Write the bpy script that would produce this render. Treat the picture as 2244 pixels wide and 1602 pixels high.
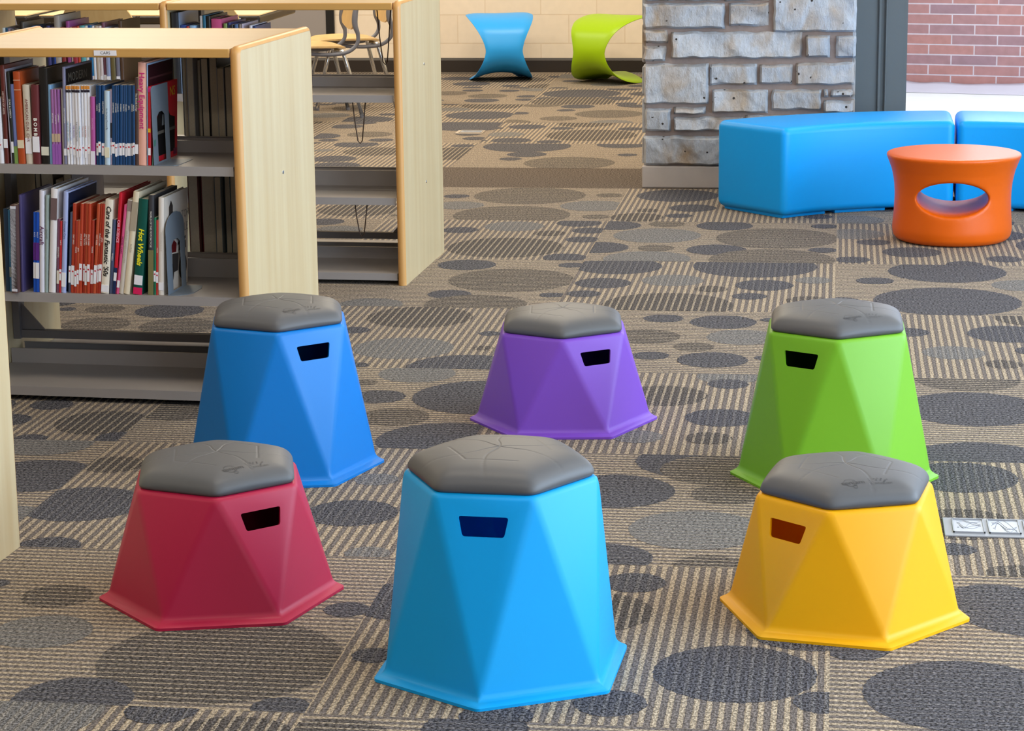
import bpy, bmesh, math, random
from mathutils import Vector, Matrix, Euler
from mathutils.noise import noise as pnoise

for o in list(bpy.data.objects):
    bpy.data.objects.remove(o)
scene = bpy.context.scene
COL = scene.collection

# ------------------------------------------------------------------ camera
cam_d = bpy.data.cameras.new('camera')
cam = bpy.data.objects.new('camera', cam_d)
COL.objects.link(cam)
cR = Vector((0.9903, 0.1382, -0.01203)); cF = Vector((-0.1372, 0.9661, -0.2184))
cF.normalize(); cR = (cR - cF * cR.dot(cF)).normalized(); cU = cR.cross(cF)
cam.matrix_world = Matrix(((cR.x, cU.x, -cF.x, 0), (cR.y, cU.y, -cF.y, 0), (cR.z, cU.z, -cF.z, 1.6), (0, 0, 0, 1)))
cam_d.sensor_width = 36.0
cam_d.lens = 5079.54 / 2244 * 36.0
cam_d.clip_start = 0.1; cam_d.clip_end = 200
scene.camera = cam

# ------------------------------------------------------------------ view and light
scene.view_settings.view_transform = 'Standard'
scene.view_settings.look = 'None'
scene.view_settings.gamma = 1.0
scene.view_settings.use_curve_mapping = False
scene.view_settings.exposure = 0.24

world = bpy.data.worlds.new('world'); scene.world = world
world.use_nodes = True
wb = world.node_tree.nodes['Background']
wb.inputs[0].default_value = (0.78, 0.88, 1.0, 1); wb.inputs[1].default_value = 1.3

def area(name, loc, target, sx, sy, power, col):
    d = bpy.data.lights.new(name, 'AREA'); d.shape = 'RECTANGLE'; d.size = sx; d.size_y = sy
    d.energy = power; d.color = col
    o = bpy.data.objects.new(name, d); COL.objects.link(o)
    o.location = loc
    o.rotation_euler = (Vector(target) - Vector(loc)).to_track_quat('-Z', 'Y').to_euler()
    return o
# daylight through the tall windows of the right wall, of the rear window wall and of the wall behind the camera
area('window_daylight_right', (4.35, 4.6, 1.7), (0, 4.6, 1.5), 8.4, 2.5, 480, (0.60, 0.79, 1.0))
area('window_daylight_rear', (2.3, 11.2, 1.75), (2.3, 0, 1.4), 3.4, 2.4, 60, (0.72, 0.86, 1.0))
area('window_daylight_front', (2.9, -2.7, 1.7), (0.5, 6, 0.8), 2.8, 2.4, 56, (0.85, 0.92, 1.0))
# warm ceiling troffers
for i, (x, y) in enumerate(((-4, 2), (-1, 2), (2, 2), (-4, 5), (-1, 5), (2, 5), (-4, 8), (-1, 8), (2, 8), (-1.2, 10.4))):
    area('ceiling_lamp', (x, y, 2.98), (x, y, 0), 1.2, 0.6, 20, (1.0, 0.85, 0.64))
for i, (x, y) in enumerate(((-4.4, 12.4), (-1.6, 12.4), (-4.4, 15.0), (-1.6, 15.0), (0.8, 14.0))):
    area('ceiling_lamp', (x, y, 2.98), (x, y, 0), 1.2, 0.6, 56, (1.0, 0.89, 0.70))

# ------------------------------------------------------------------ materials
MATS = {}
def nodes_of(m):
    m.use_nodes = True
    nt = m.node_tree
    return nt, nt.nodes['Principled BSDF']
def lin(c):
    return tuple(((v / 255) / 12.92 if v / 255 <= 0.04045 else ((v / 255 + 0.055) / 1.055) ** 2.4) for v in c)
def plain(name, rgb, rough=0.5, metal=0.0, spec=0.5, vary=0.0, scale=40, bump=0.0):
    """flat pigment (sRGB 0-255) with a little procedural mottling and grain"""
    if name in MATS: return MATS[name]
    m = bpy.data.materials.new(name); nt, b = nodes_of(m)
    c = lin(rgb) + (1,)
    b.inputs['Base Color'].default_value = c
    b.inputs['Roughness'].default_value = rough
    b.inputs['Metallic'].default_value = metal
    b.inputs['Specular IOR Level'].default_value = spec
    if vary or bump:
        tc = nt.nodes.new('ShaderNodeTexCoord'); nz = nt.nodes.new('ShaderNodeTexNoise')
        nz.inputs['Scale'].default_value = scale; nz.inputs['Detail'].default_value = 3
        nt.links.new(tc.outputs['Object'], nz.inputs['Vector'])
        if vary:
            r = nt.nodes.new('ShaderNodeMapRange'); r.inputs['To Min'].default_value = 1 - vary; r.inputs['To Max'].default_value = 1 + vary
            mx = nt.nodes.new('ShaderNodeMix'); mx.data_type = 'RGBA'; mx.blend_type = 'MULTIPLY'; mx.inputs[0].default_value = 1
            nt.links.new(nz.outputs['Fac'], r.inputs['Value'])
            mx.inputs[6].default_value = c
            nt.links.new(r.outputs[0], mx.inputs[7]); nt.links.new(mx.outputs[2], b.inputs['Base Color'])
        if bump:
            bp = nt.nodes.new('ShaderNodeBump'); bp.inputs['Strength'].default_value = bump; bp.inputs['Distance'].default_value = 0.002
            nt.links.new(nz.outputs['Fac'], bp.inputs['Height']); nt.links.new(bp.outputs[0], b.inputs['Normal'])
    MATS[name] = m
    return m
def mathn(nt, op, a, b=None, c=None):
    n = nt.nodes.new('ShaderNodeMath'); n.operation = op
    for i, v in enumerate((a, b, c)):
        if v is None: continue
        if isinstance(v, (int, float)): n.inputs[i].default_value = v
        else: nt.links.new(v, n.inputs[i])
    return n.outputs[0]
def mixc(nt, f, a, b, mode='MIX'):
    n = nt.nodes.new('ShaderNodeMix'); n.data_type = 'RGBA'; n.blend_type = mode
    for s, v in ((0, f), (6, a), (7, b)):
        if isinstance(v, (int, float)): n.inputs[s].default_value = v
        elif isinstance(v, tuple): n.inputs[s].default_value = v + (1,) if len(v) == 3 else v
        else: nt.links.new(v, n.inputs[s])
    return n.outputs[2]

def wood(name, base, dark, axis='Z', rough=0.35, strength=0.5):
    if name in MATS: return MATS[name]
    m = bpy.data.materials.new(name); nt, b = nodes_of(m)
    tc = nt.nodes.new('ShaderNodeTexCoord'); mp = nt.nodes.new('ShaderNodeMapping')
    sc = {'Z': (22, 22, 0.9), 'X': (0.9, 22, 22), 'Y': (22, 0.9, 22)}[axis]
    mp.inputs['Scale'].default_value = sc
    nt.links.new(tc.outputs['Object'], mp.inputs['Vector'])
    n1 = nt.nodes.new('ShaderNodeTexNoise'); n1.inputs['Scale'].default_value = 1.0; n1.inputs['Detail'].default_value = 5; n1.inputs['Distortion'].default_value = 0.4
    nt.links.new(mp.outputs[0], n1.inputs['Vector'])
    n2 = nt.nodes.new('ShaderNodeTexNoise'); n2.inputs['Scale'].default_value = 7.0; n2.inputs['Detail'].default_value = 2
    nt.links.new(mp.outputs[0], n2.inputs['Vector'])
    f = mathn(nt, 'MULTIPLY_ADD', n1.outputs['Fac'], 2.2, -0.6)
    f = mathn(nt, 'MULTIPLY_ADD', n2.outputs['Fac'], 0.35, mathn(nt, 'SUBTRACT', f, 0.17))
    cl = nt.nodes.new('ShaderNodeClamp'); nt.links.new(f, cl.inputs[0])
    c = mixc(nt, mathn(nt, 'MULTIPLY', cl.outputs[0], strength), lin(base), lin(dark))
    nt.links.new(c, b.inputs['Base Color'])
    b.inputs['Roughness'].default_value = rough
    MATS[name] = m
    return m

def plastic(name, rgb, rough=0.42, thin=0.0):
    """rotationally moulded polyethylene: satin with a fine orange-peel grain"""
    if name in MATS: return MATS[name]
    m = plain(name, rgb, rough, spec=0.36, vary=0.02, scale=9)
    nt, b = nodes_of(m)
    tc = nt.nodes.new('ShaderNodeTexCoord'); nz = nt.nodes.new('ShaderNodeTexNoise')
    nz.inputs['Scale'].default_value = 700; nt.links.new(tc.outputs['Object'], nz.inputs['Vector'])
    bp = nt.nodes.new('ShaderNodeBump'); bp.inputs['Strength'].default_value = 0.08; bp.inputs['Distance'].default_value = 0.001
    nt.links.new(nz.outputs['Fac'], bp.inputs['Height']); nt.links.new(bp.outputs[0], b.inputs['Normal'])
    if thin:      # the moulded shell lets some daylight through
        tr = nt.nodes.new('ShaderNodeBsdfTranslucent'); tr.inputs[0].default_value = lin(rgb) + (1,)
        ms = nt.nodes.new('ShaderNodeMixShader'); ms.inputs[0].default_value = thin
        nt.links.new(b.outputs[0], ms.inputs[1]); nt.links.new(tr.outputs[0], ms.inputs[2])
        nt.links.new(ms.outputs[0], nt.nodes['Material Output'].inputs['Surface'])
    return m

def carpet(name, c1, c2, duty, period=0.0246, soft=0.0, speck=0.5, fleck=0.85):
    """tufted carpet: rows of yarn along v (UV in metres), two yarn colours, loop speckle"""
    m = bpy.data.materials.new(name); nt, b = nodes_of(m)
    uv = nt.nodes.new('ShaderNodeUVMap'); uv.uv_map = 'UVMap'
    sp = nt.nodes.new('ShaderNodeSeparateXYZ'); nt.links.new(uv.outputs[0], sp.inputs[0])
    nz = nt.nodes.new('ShaderNodeTexNoise'); nz.inputs['Scale'].default_value = 60; nz.inputs['Detail'].default_value = 2
    nt.links.new(uv.outputs[0], nz.inputs['Vector'])
    wob = mathn(nt, 'MULTIPLY_ADD', nz.outputs['Fac'], 0.004, sp.outputs[0])
    fr = mathn(nt, 'FRACT', mathn(nt, 'DIVIDE', wob, period))
    st = mathn(nt, 'LESS_THAN', fr, duty)
    if soft: st = mathn(nt, 'MULTIPLY', st, soft)
    # loops: elongated cells along the yarn
    mp = nt.nodes.new('ShaderNodeMapping'); mp.inputs['Scale'].default_value = (205, 130, 1)
    nt.links.new(uv.outputs[0], mp.inputs['Vector'])
    l1 = nt.nodes.new('ShaderNodeTexNoise'); l1.inputs['Scale'].default_value = 1; l1.inputs['Detail'].default_value = 2; l1.inputs['Roughness'].default_value = 0.7
    nt.links.new(mp.outputs[0], l1.inputs['Vector'])
    sprk = mathn(nt, 'MULTIPLY_ADD', l1.outputs['Fac'], 5.2, -2.1)
    cl = nt.nodes.new('ShaderNodeClamp'); nt.links.new(sprk, cl.inputs[0])
    base = mixc(nt, st, lin(c2), lin(c1))
    lo = mixc(nt, 1.0, base, (1 - speck,) * 3, 'MULTIPLY')
    hi = mixc(nt, 1.0, base, (1 + speck * fleck,) * 3, 'MULTIPLY')
    col = mixc(nt, cl.outputs[0], lo, hi)
    # fine rib of the tufting rows
    rib = mathn(nt, 'SINE', mathn(nt, 'MULTIPLY', wob, 2 * math.pi / period * 2))
    nt.links.new(col, b.inputs['Base Color'])
    b.inputs['Roughness'].default_value = 0.95; b.inputs['Specular IOR Level'].default_value = 0.1
    hgt = mathn(nt, 'MULTIPLY_ADD', rib, 0.35, cl.outputs[0])
    bp = nt.nodes.new('ShaderNodeBump'); bp.inputs['Strength'].default_value = 0.45; bp.inputs['Distance'].default_value = 0.003
    nt.links.new(hgt, bp.inputs['Height']); nt.links.new(bp.outputs[0], b.inputs['Normal'])
    return m

def bricks(name, c1, c2, mortar, bw, bh, msize, rough=0.9, bump=0.3, offset=0.5, bias=0.0, vary=0.2):
    m = bpy.data.materials.new(name); nt, b = nodes_of(m)
    uv = nt.nodes.new('ShaderNodeUVMap'); uv.uv_map = 'UVMap'
    br = nt.nodes.new('ShaderNodeTexBrick')
    br.inputs['Scale'].default_value = 1; br.inputs['Brick Width'].default_value = bw; br.inputs['Row Height'].default_value = bh
    br.inputs['Mortar Size'].default_value = msize; br.inputs['Mortar Smooth'].default_value = 0.1; br.inputs['Bias'].default_value = bias
    br.offset = offset
    br.inputs['Color1'].default_value = lin(c1) + (1,); br.inputs['Color2'].default_value = lin(c2) + (1,); br.inputs['Mortar'].default_value = lin(mortar) + (1,)
    nt.links.new(uv.outputs[0], br.inputs['Vector'])
    nz = nt.nodes.new('ShaderNodeTexNoise'); nz.inputs['Scale'].default_value = 18; nz.inputs['Detail'].default_value = 5
    nt.links.new(uv.outputs[0], nz.inputs['Vector'])
    v = nt.nodes.new('ShaderNodeMapRange'); v.inputs['To Min'].default_value = 0.8; v.inputs['To Max'].default_value = 1.2
    v.inputs['To Min'].default_value = 1 - vary; v.inputs['To Max'].default_value = 1 + vary
    nt.links.new(nz.outputs['Fac'], v.inputs['Value'])
    nt.links.new(mixc(nt, 1.0, br.outputs['Color'], v.outputs[0], 'MULTIPLY'), b.inputs['Base Color'])
    b.inputs['Roughness'].default_value = rough
    bp = nt.nodes.new('ShaderNodeBump'); bp.inputs['Strength'].default_value = bump; bp.inputs['Distance'].default_value = 0.006; bp.invert = True
    h = mathn(nt, 'MULTIPLY_ADD', nz.outputs['Fac'], -0.25, br.outputs['Fac'])
    nt.links.new(h, bp.inputs['Height']); nt.links.new(bp.outputs[0], b.inputs['Normal'])
    return m

# ------------------------------------------------------------------ helpers
def link(name, me, mat=None, parent=None, smooth=None):
    o = bpy.data.objects.new(name, me); COL.objects.link(o)
    if mat:
        for mm in (mat if isinstance(mat, (list, tuple)) else [mat]): me.materials.append(mm)
    if parent: o.parent = parent
    return o
def mesh_of(bm, name, smooth=False):
    me = bpy.data.meshes.new(name)
    bmesh.ops.recalc_face_normals(bm, faces=bm.faces[:])
    bm.to_mesh(me); bm.free()
    if smooth:
        for p in me.polygons: p.use_smooth = True
        if smooth is not True: me.set_sharp_from_angle(angle=math.radians(smooth))
    return me
def obj(name, bm, mat=None, parent=None, smooth=False):
    return link(name, mesh_of(bm, name, smooth), mat, parent)
def thing(name, label, cat, loc=(0, 0, 0), rotz=0.0, group=None):
    o = bpy.data.objects.new(name, None); COL.objects.link(o)
    o.empty_display_size = 0.05
    o.location = loc; o.rotation_euler = (0, 0, rotz)
    tag(o, label, cat, group)
    return o
def tag(o, label, cat, group=None):
    o['label'] = label; o['category'] = cat
    if group: o['group'] = group
    return o
def struct(o): o['kind'] = 'structure'; return o
def box(bm, x0, x1, y0, y1, z0, z1, bevel=0.0, seg=2, mi=0):
    vs = [bm.verts.new((x, y, z)) for z in (z0, z1) for y in (y0, y1) for x in (x0, x1)]
    fs = [bm.faces.new([vs[i] for i in f]) for f in ((0, 2, 3, 1), (4, 5, 7, 6), (0, 1, 5, 4), (2, 6, 7, 3), (0, 4, 6, 2), (1, 3, 7, 5))]
    if mi:
        for f in fs: f.material_index = mi
    if bevel:
        es = list({e for f in fs for e in f.edges})
        r = bmesh.ops.bevel(bm, geom=es, offset=bevel, segments=seg, affect='EDGES', profile=0.5)
        return r
    return fs
def prism(bm, pts, y0, y1):
    """polygon in x,z extruded along y"""
    a = [bm.verts.new((x, y0, z)) for x, z in pts]; b = [bm.verts.new((x, y1, z)) for x, z in pts]
    n = len(pts)
    bm.faces.new(a); bm.faces.new(b[::-1])
    for i in range(n): bm.faces.new((a[i], b[i], b[(i + 1) % n], a[(i + 1) % n]))
def tube(bm, pts, r, n=10, closed=False):
    pts = [Vector(p) for p in pts]; rings = []
    up = Vector((0, 0, 1)); prev = None
    for i, p in enumerate(pts):
        if closed: d = pts[(i + 1) % len(pts)] - pts[i - 1]
        else: d = pts[min(i + 1, len(pts) - 1)] - pts[max(i - 1, 0)]
        d.normalize()
        a = prev if prev else (up if abs(d.z) < 0.9 else Vector((1, 0, 0)))
        s = d.cross(a).normalized(); t = s.cross(d).normalized(); prev = t
        rr = r[i] if isinstance(r, (list, tuple)) else r
        rings.append([bm.verts.new(p + rr * (math.cos(2 * math.pi * k / n) * s + math.sin(2 * math.pi * k / n) * t)) for k in range(n)])
    m = len(rings)
    for i in range(m if closed else m - 1):
        A, B = rings[i], rings[(i + 1) % m]
        for k in range(n): bm.faces.new((A[k], A[(k + 1) % n], B[(k + 1) % n], B[k]))
    if not closed: bm.faces.new(rings[0][::-1]); bm.faces.new(rings[-1])
def catmull(P, per=8):
    P = [Vector(p) for p in P]; out = []
    for i in range(len(P) - 1):
        a, b, c, d = P[max(i - 1, 0)], P[i], P[i + 1], P[min(i + 2, len(P) - 1)]
        for k in range(per):
            t = k / per
            out.append(0.5 * ((2 * b) + (c - a) * t + (2 * a - 5 * b + 4 * c - d) * t * t + (3 * b - a - 3 * c + d) * t ** 3))
    out.append(P[-1]); return out
def evaluated(o):
    dg = bpy.context.evaluated_depsgraph_get(); dg.update()
    return bpy.data.meshes.new_from_object(o.evaluated_get(dg), preserve_all_data_layers=True, depsgraph=dg)
def text_mesh(s, size, depth=0.0, spacing=1.0, shear=0.0, offset=0.0):
    """the letters as a mesh, centred at the origin, x to the right and y up"""
    cu = bpy.data.curves.new('lettering', 'FONT'); cu.body = s; cu.size = size; cu.extrude = depth
    cu.align_x = 'CENTER'; cu.align_y = 'CENTER'; cu.space_character = spacing; cu.shear = shear; cu.offset = offset
    cu.resolution_u = 2
    o = bpy.data.objects.new('lettering', cu); COL.objects.link(o)
    me = evaluated(o)
    bpy.data.objects.remove(o); bpy.data.curves.remove(cu)
    return me
def apply_mods(o):
    me = evaluated(o); old = o.data
    o.modifiers.clear(); o.data = me
    bpy.data.meshes.remove(old)
    return o
ORD = ['', 'first', 'second', 'third', 'fourth', 'fifth', 'sixth', 'seventh', 'eighth', 'ninth', 'tenth', 'eleventh', 'twelfth',
       'thirteenth', 'fourteenth', 'fifteenth', 'sixteenth', 'seventeenth', 'eighteenth', 'nineteenth', 'twentieth']
ORD += ['twenty-' + s for s in ORD[1:10]] + ['thirtieth'] + ['thirty-' + s for s in ORD[1:10]]
# ================================================================== SETTING
M_BEIGE = carpet('carpet_beige', (166, 151, 131), (112, 104, 100), 0.46, speck=0.52)
M_NAVY = carpet('carpet_charcoal', (102, 99, 99), (75, 74, 79), 0.34, soft=0.5, speck=0.72, fleck=1.4)
M_BROWN = carpet('carpet_brown', (160, 147, 129), (83, 78, 76), 0.30, soft=0.68, speck=0.65, fleck=1.1)
M_GREY = carpet('carpet_grey', (140, 134, 127), (111, 109, 109), 0.34, soft=0.6, speck=0.6)
M_STRIP = carpet('carpet_walkoff', (106, 95, 86), (93, 83, 76), 0.5, period=0.012, speck=0.7)
TX, TY, TS = -0.982, 9.97, 0.9863          # corner and size of the carpet tiles
TY2 = 11.655                               # the grid starts again beyond the plain strip
CIRC = [(-1, 0, -1.425, 10.7, 0.263, 'T'),(-1, 0, -1.767, 10.663, 0.061, 'D'),(-1, 0, -1.053, 10.733, 0.064, 'T'),(-1, 0, -1.713, 10.381, 0.118, 'G'),
 (-1, 0, -1.092, 10.402, 0.154, 'G'),(-1, 0, -1.43, 10.113, 0.261, 'T'),(-1, 0, -1.051, 10.089, 0.061, 'T'),(0, 0, -0.732, 10.739, 0.192, 'D'),
 (0, 0, -0.836, 10.282, 0.053, 'T'),(0, 0, -0.64, 10.364, 0.107, 'D'),(0, 0, -0.687, 10.138, 0.06, 'D'),(0, 0, -0.869, 10.085, 0.117, 'T'),
 (0, 0, -0.078, 10.15, 0.064, 'D'),(-1, -1, -1.104, 9.908, 0.099, 'D'),(-1, -1, -1.375, 9.801, 0.131, 'G'),(-1, -1, -1.198, 9.628, 0.07, 'T'),
 (-1, -1, -1.593, 9.689, 0.079, 'D'),(-1, -1, -1.036, 9.71, 0.078, 'D'),(-1, -1, -1.338, 9.265, 0.24, 'T'),(-1, -1, -1.042, 9.479, 0.072, 'D'),
 (-1, -1, -1.068, 9.046, 0.088, 'D'),(0, -1, -0.947, 9.853, 0.118, 'D'),(0, -1, -0.722, 9.907, 0.079, 'T'),(0, -1, -0.472, 9.873, 0.121, 'D'),
 (0, -1, -0.742, 9.601, 0.184, 'G'),(0, -1, -0.241, 9.565, 0.253, 'T'),(0, -1, -0.048, 9.886, 0.058, 'D'),(0, -1, -0.965, 9.29, 0.131, 'D'),
 (0, -1, -0.722, 9.294, 0.074, 'T'),(0, -1, -0.476, 9.267, 0.122, 'D'),(0, -1, -0.05, 9.287, 0.059, 'D'),(0, -1, -0.739, 9.039, 0.174, 'G'),
 (0, -1, -0.248, 9.045, 0.247, 'T'),(-1, -2, -1.432, 8.854, 0.115, 'D'),(-1, -2, -1.211, 8.543, 0.239, 'T'),(-1, -2, -1.019, 8.875, 0.054, 'D'),
 (-1, -2, -1.4, 8.246, 0.081, 'D'),(-1, -2, -1.023, 8.256, 0.047, 'D'),(0, -2, -0.835, 8.864, 0.171, 'D'),(0, -2, -0.308, 8.902, 0.24, 'D'),
 (0, -2, -0.86, 8.505, 0.106, 'D'),(0, -2, -0.604, 8.58, 0.117, 'G'),(0, -2, -0.451, 8.418, 0.061, 'T'),(0, -2, -0.259, 8.505, 0.108, 'D'),
 (0, -2, -0.909, 8.29, 0.064, 'D'),(0, -2, -0.305, 8.286, 0.063, 'D'),(0, -2, -0.589, 8.092, 0.234, 'T'),(0, -2, -0.079, 8.619, 0.068, 'G'),
 (0, -2, -0.094, 8.223, 0.078, 'T'),(-1, -2, -1.651, 8.027, 0.116, 'G'),(-1, -2, -1.275, 8.056, 0.185, 'T'),(-1, -3, -1.433, 7.816, 0.185, 'T'),
 (-1, -3, -1.396, 7.305, 0.166, 'G'),(-1, -3, -1.617, 7.576, 0.055, 'D'),(-1, -3, -1.148, 7.558, 0.038, 'D'),(-1, -3, -1.136, 7.327, 0.035, 'T'),
 (-1, -3, -1.497, 7.041, 0.037, 'D'),(-1, -3, -1.146, 7.029, 0.191, 'D'),(-1, -4, -1.284, 6.935, 0.121, 'G'),(-1, -4, -1.423, 6.802, 0.039, 'T'),
 (-1, -4, -1.345, 6.62, 0.083, 'D'),(-1, -4, -1.027, 6.644, 0.217, 'D'),(-1, -4, -1.252, 6.376, 0.104, 'T'),(-1, -4, -1.057, 6.125, 0.195, 'D'),
 (0, -3, -0.585, 7.861, 0.069, 'D'),(0, -3, -0.376, 7.813, 0.114, 'D'),(0, -3, -0.299, 7.567, 0.121, 'G'),(0, -3, -0.624, 7.555, 0.118, 'T'),
 (0, -3, -0.452, 7.403, 0.067, 'T'),(0, -3, -0.581, 7.257, 0.06, 'D'),(0, -3, -0.381, 7.211, 0.113, 'D'),(0, -3, -0.218, 7.253, 0.033, 'D'),
 (0, -4, -0.317, 6.976, 0.098, 'G'),(0, -3, -0.218, 7.864, 0.033, 'D'),(0, -4, -0.497, 6.709, 0.129, 'T'),(0, -4, -0.315, 6.878, 0.063, 'D'),
 (0, -4, -0.314, 6.45, 0.104, 'D'),(0, -4, -0.535, 6.212, 0.071, 'G'),(0, -4, -0.337, 6.212, 0.066, 'T'),(0, -5, -0.35, 5.961, 0.166, 'D'),
 (0, -5, -0.298, 5.882, 0.147, 'T'),(0, -5, -0.546, 5.655, 0.155, 'D'),(0, -5, -0.26, 5.649, 0.09, 'T'),(0, -5, -0.318, 5.332, 0.161, 'G'),
 (0, -5, -0.515, 5.086, 0.113, 'D'),(0, -5, -0.265, 5.044, 0.088, 'T'),(0, -6, -0.181, 4.354, 0.162, 'D'),(1, -6, 0.263, 4.278, 0.196, 'D'),
 (0, -6, -0.005, 4.212, 0.059, 'D'),(1, -5, 0.283, 5.236, 0.049, 'D'),(1, -6, 0.432, 4.798, 0.163, 'D'),(1, -1, 0.302, 9.263, 0.117, 'D'),
 (1, -2, 0.423, 8.833, 0.222, 'D'),(1, -2, 0.398, 8.244, 0.261, 'D'),(1, -2, 0.682, 8.569, 0.11, 'G'),(1, -3, 0.245, 7.694, 0.072, 'D'),
 (1, -3, 0.575, 7.689, 0.136, 'D'),(1, -3, 0.382, 7.382, 0.1, 'G'),(1, -3, 0.528, 7.225, 0.061, 'T'),(1, -4, 0.404, 7.003, 0.158, 'T'),
 (1, -4, 0.403, 6.622, 0.206, 'D'),(1, -4, 0.389, 6.034, 0.198, 'D'),(1, -5, 0.331, 5.868, 0.146, 'D'),(1, -5, 0.295, 5.232, 0.042, 'D'),
 (1, -5, 0.417, 5.054, 0.071, 'T'),(1, -6, 0.355, 4.867, 0.11, 'D'),(-2, -4, -2.295, 6.433, 0.064, 'D'),(-2, -4, -2.222, 6.032, 0.051, 'D'),
 (-2, -4, -2.074, 6.233, 0.139, 'T'),(-2, -4, -1.971, 6.064, 0.07, 'D'),(-1, -4, -1.895, 6.404, 0.126, 'T'),(-2, -5, -2.076, 5.656, 0.159, 'D'),
 (-1, -5, -1.903, 5.785, 0.083, 'T'),(-1, -5, -1.864, 5.407, 0.156, 'D'),(-1, -5, -1.828, 5.045, 0.077, 'D'),(-2, -3, -2.347, 7.858, 0.123, 'D'),
 (-2, -3, -2.588, 7.871, 0.071, 'T'),(-2, -3, -2.727, 7.86, 0.034, 'D'),(-2, -3, -2.535, 7.601, 0.12, 'T'),(-2, -3, -2.241, 7.595, 0.134, 'T'),
 (-1, -6, -1.685, 4.688, 0.079, 'T'),(-1, -6, -1.219, 4.323, 0.248, 'T'),(-1, -6, -1.638, 4.454, 0.105, 'G'),(-1, -6, -1.447, 4.075, 0.119, 'D'),
 (-1, -6, -1.034, 4.073, 0.058, 'D'),(-1, -6, -1.029, 4.661, 0.049, 'D'),(0, -6, -0.914, 4.382, 0.045, 'D'),(-1, -6, -1.851, 4.762, 0.029, 'D'),
 (-1, -5, -1.171, 5.393, 0.115, 'D'),(-1, -5, -1.065, 5.065, 0.054, 'G'),(-1, -5, -1.169, 5.703, 0.058, 'G'),(0, -7, -0.647, 4.002, 0.1, 'D'),
 (-1, 103, -1.68, 15.272, 0.261, 'D'),(-1, 103, -1.432, 14.975, 0.115, 'D'),(-1, 103, -1.882, 14.977, 0.063, 'D'),(-1, 103, -1.685, 14.784, 0.271, 'T'),
 (-1, 103, -1.432, 15.586, 0.111, 'D'),(-1, 104, -1.876, 15.615, 0.066, 'D'),(-2, 102, -2.164, 14.55, 0.204, 'T'),(-2, 103, -2.284, 14.836, 0.115, 'D'),
 (-2, 102, -2.448, 14.608, 0.059, 'D'),(-2, 102, -2.163, 13.996, 0.214, 'D'),(-2, 102, -2.389, 14.315, 0.108, 'G'),(-1, 102, -1.62, 14.5, 0.108, 'D'),
 (-1, 102, -1.671, 14.286, 0.06, 'D'),(-1, 102, -1.665, 13.844, 0.114, 'T'),(-1, 102, -1.383, 14.095, 0.209, 'T'),(-1, 101, -1.798, 13.416, 0.11, 'D'),
 (-1, 101, -1.585, 13.346, 0.066, 'D'),(-1, 101, -1.183, 13.333, 0.076, 'D'),(-1, 101, -1.382, 13.028, 0.259, 'T'),(-1, 101, -1.803, 12.772, 0.112, 'D'),
 (-1, 101, -1.585, 12.72, 0.07, 'D'),(-1, 101, -1.874, 13.046, 0.108, 'G'),(-1, 100, -1.679, 12.516, 0.241, 'D'),(-1, 100, -1.637, 12.182, 0.107, 'D'),
 (-1, 100, -1.697, 11.995, 0.06, 'D'),(-1, 100, -1.099, 12.184, 0.054, 'D'),(-1, 100, -1.371, 11.854, 0.236, 'T'),(-1, 100, -1.163, 12.612, 0.144, 'D'),
 (-2, 100, -2.037, 12.525, 0.066, 'D'),(-1, 101, -1.964, 12.755, 0.029, 'D'),(-1, 101, -1.963, 13.343, 0.037, 'D'),(-1, 101, -1.468, 13.587, 0.168, 'T'),
 (-2, 104, -2.674, 16.269, 0.122, 'D'),(-2, 104, -2.232, 16.194, 0.202, 'T'),(-2, 102, -2.827, 13.746, 0.167, 'D'),(-2, 101, -2.869, 13.395, 0.102, 'D'),
 (-2, 100, -2.642, 12.56, 0.125, 'D'),(-2, 100, -2.474, 12.264, 0.174, 'T'),(-2, 100, -2.639, 11.952, 0.122, 'D'),(-2, 100, -2.765, 12.299, 0.056, 'G'),
 (-2, 101, -2.835, 12.735, 0.058, 'D'),(-2, 102, -2.744, 14.022, 0.057, 'D'),(-2, 103, -2.898, 14.821, 0.067, 'D'),(-3, 103, -3.307, 14.79, 0.098, 'D'),
 (-3, 102, -2.978, 14.364, 0.19, 'T'),(-2, 0, -2.143, 10.224, 0.188, 'T'),(-2, -1, -2.229, 9.875, 0.091, 'D'),(-1, 0, -1.966, 10.069, 0.031, 'T'),
 (-2, -1, -2.118, 9.665, 0.104, 'G')]
def clip_poly(poly, x0, x1, y0, y1):
    for ax, lim, sgn in ((0, x0, 1), (0, x1, -1), (1, y0, 1), (1, y1, -1)):
        out = []
        for i in range(len(poly)):
            a, b = poly[i - 1], poly[i]
            da, db = (a[ax] - lim) * sgn, (b[ax] - lim) * sgn
            if (da >= 0) != (db >= 0):
                t = da / (da - db); out.append((a[0] + t * (b[0] - a[0]), a[1] + t * (b[1] - a[1])))
            if db >= 0: out.append(b)
        poly = out
        if not poly: return poly
    return poly
RX0, RX1, RY0, RY1 = -6.0, 4.5, -3.0, 16.76
BX1 = 0.18                                  # right wall of the far room
bm = bmesh.new(); uvl = bm.loops.layers.uv.new('UVMap')
def patch(poly, z, mi, turned, off=(0, 0)):
    f = bm.faces.new([bm.verts.new((x, y, z)) for x, y in poly]); f.material_index = mi
    for l in f.loops:
        x, y = l.vert.co.x + off[0], l.vert.co.y + off[1]
        l[uvl].uv = (y, x) if turned else (x, y)
rngc = random.Random(4)
bycell = {}
for i, j, x, y, r, t in CIRC: bycell.setdefault((i, j), []).append((x, y, r, t))
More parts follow.
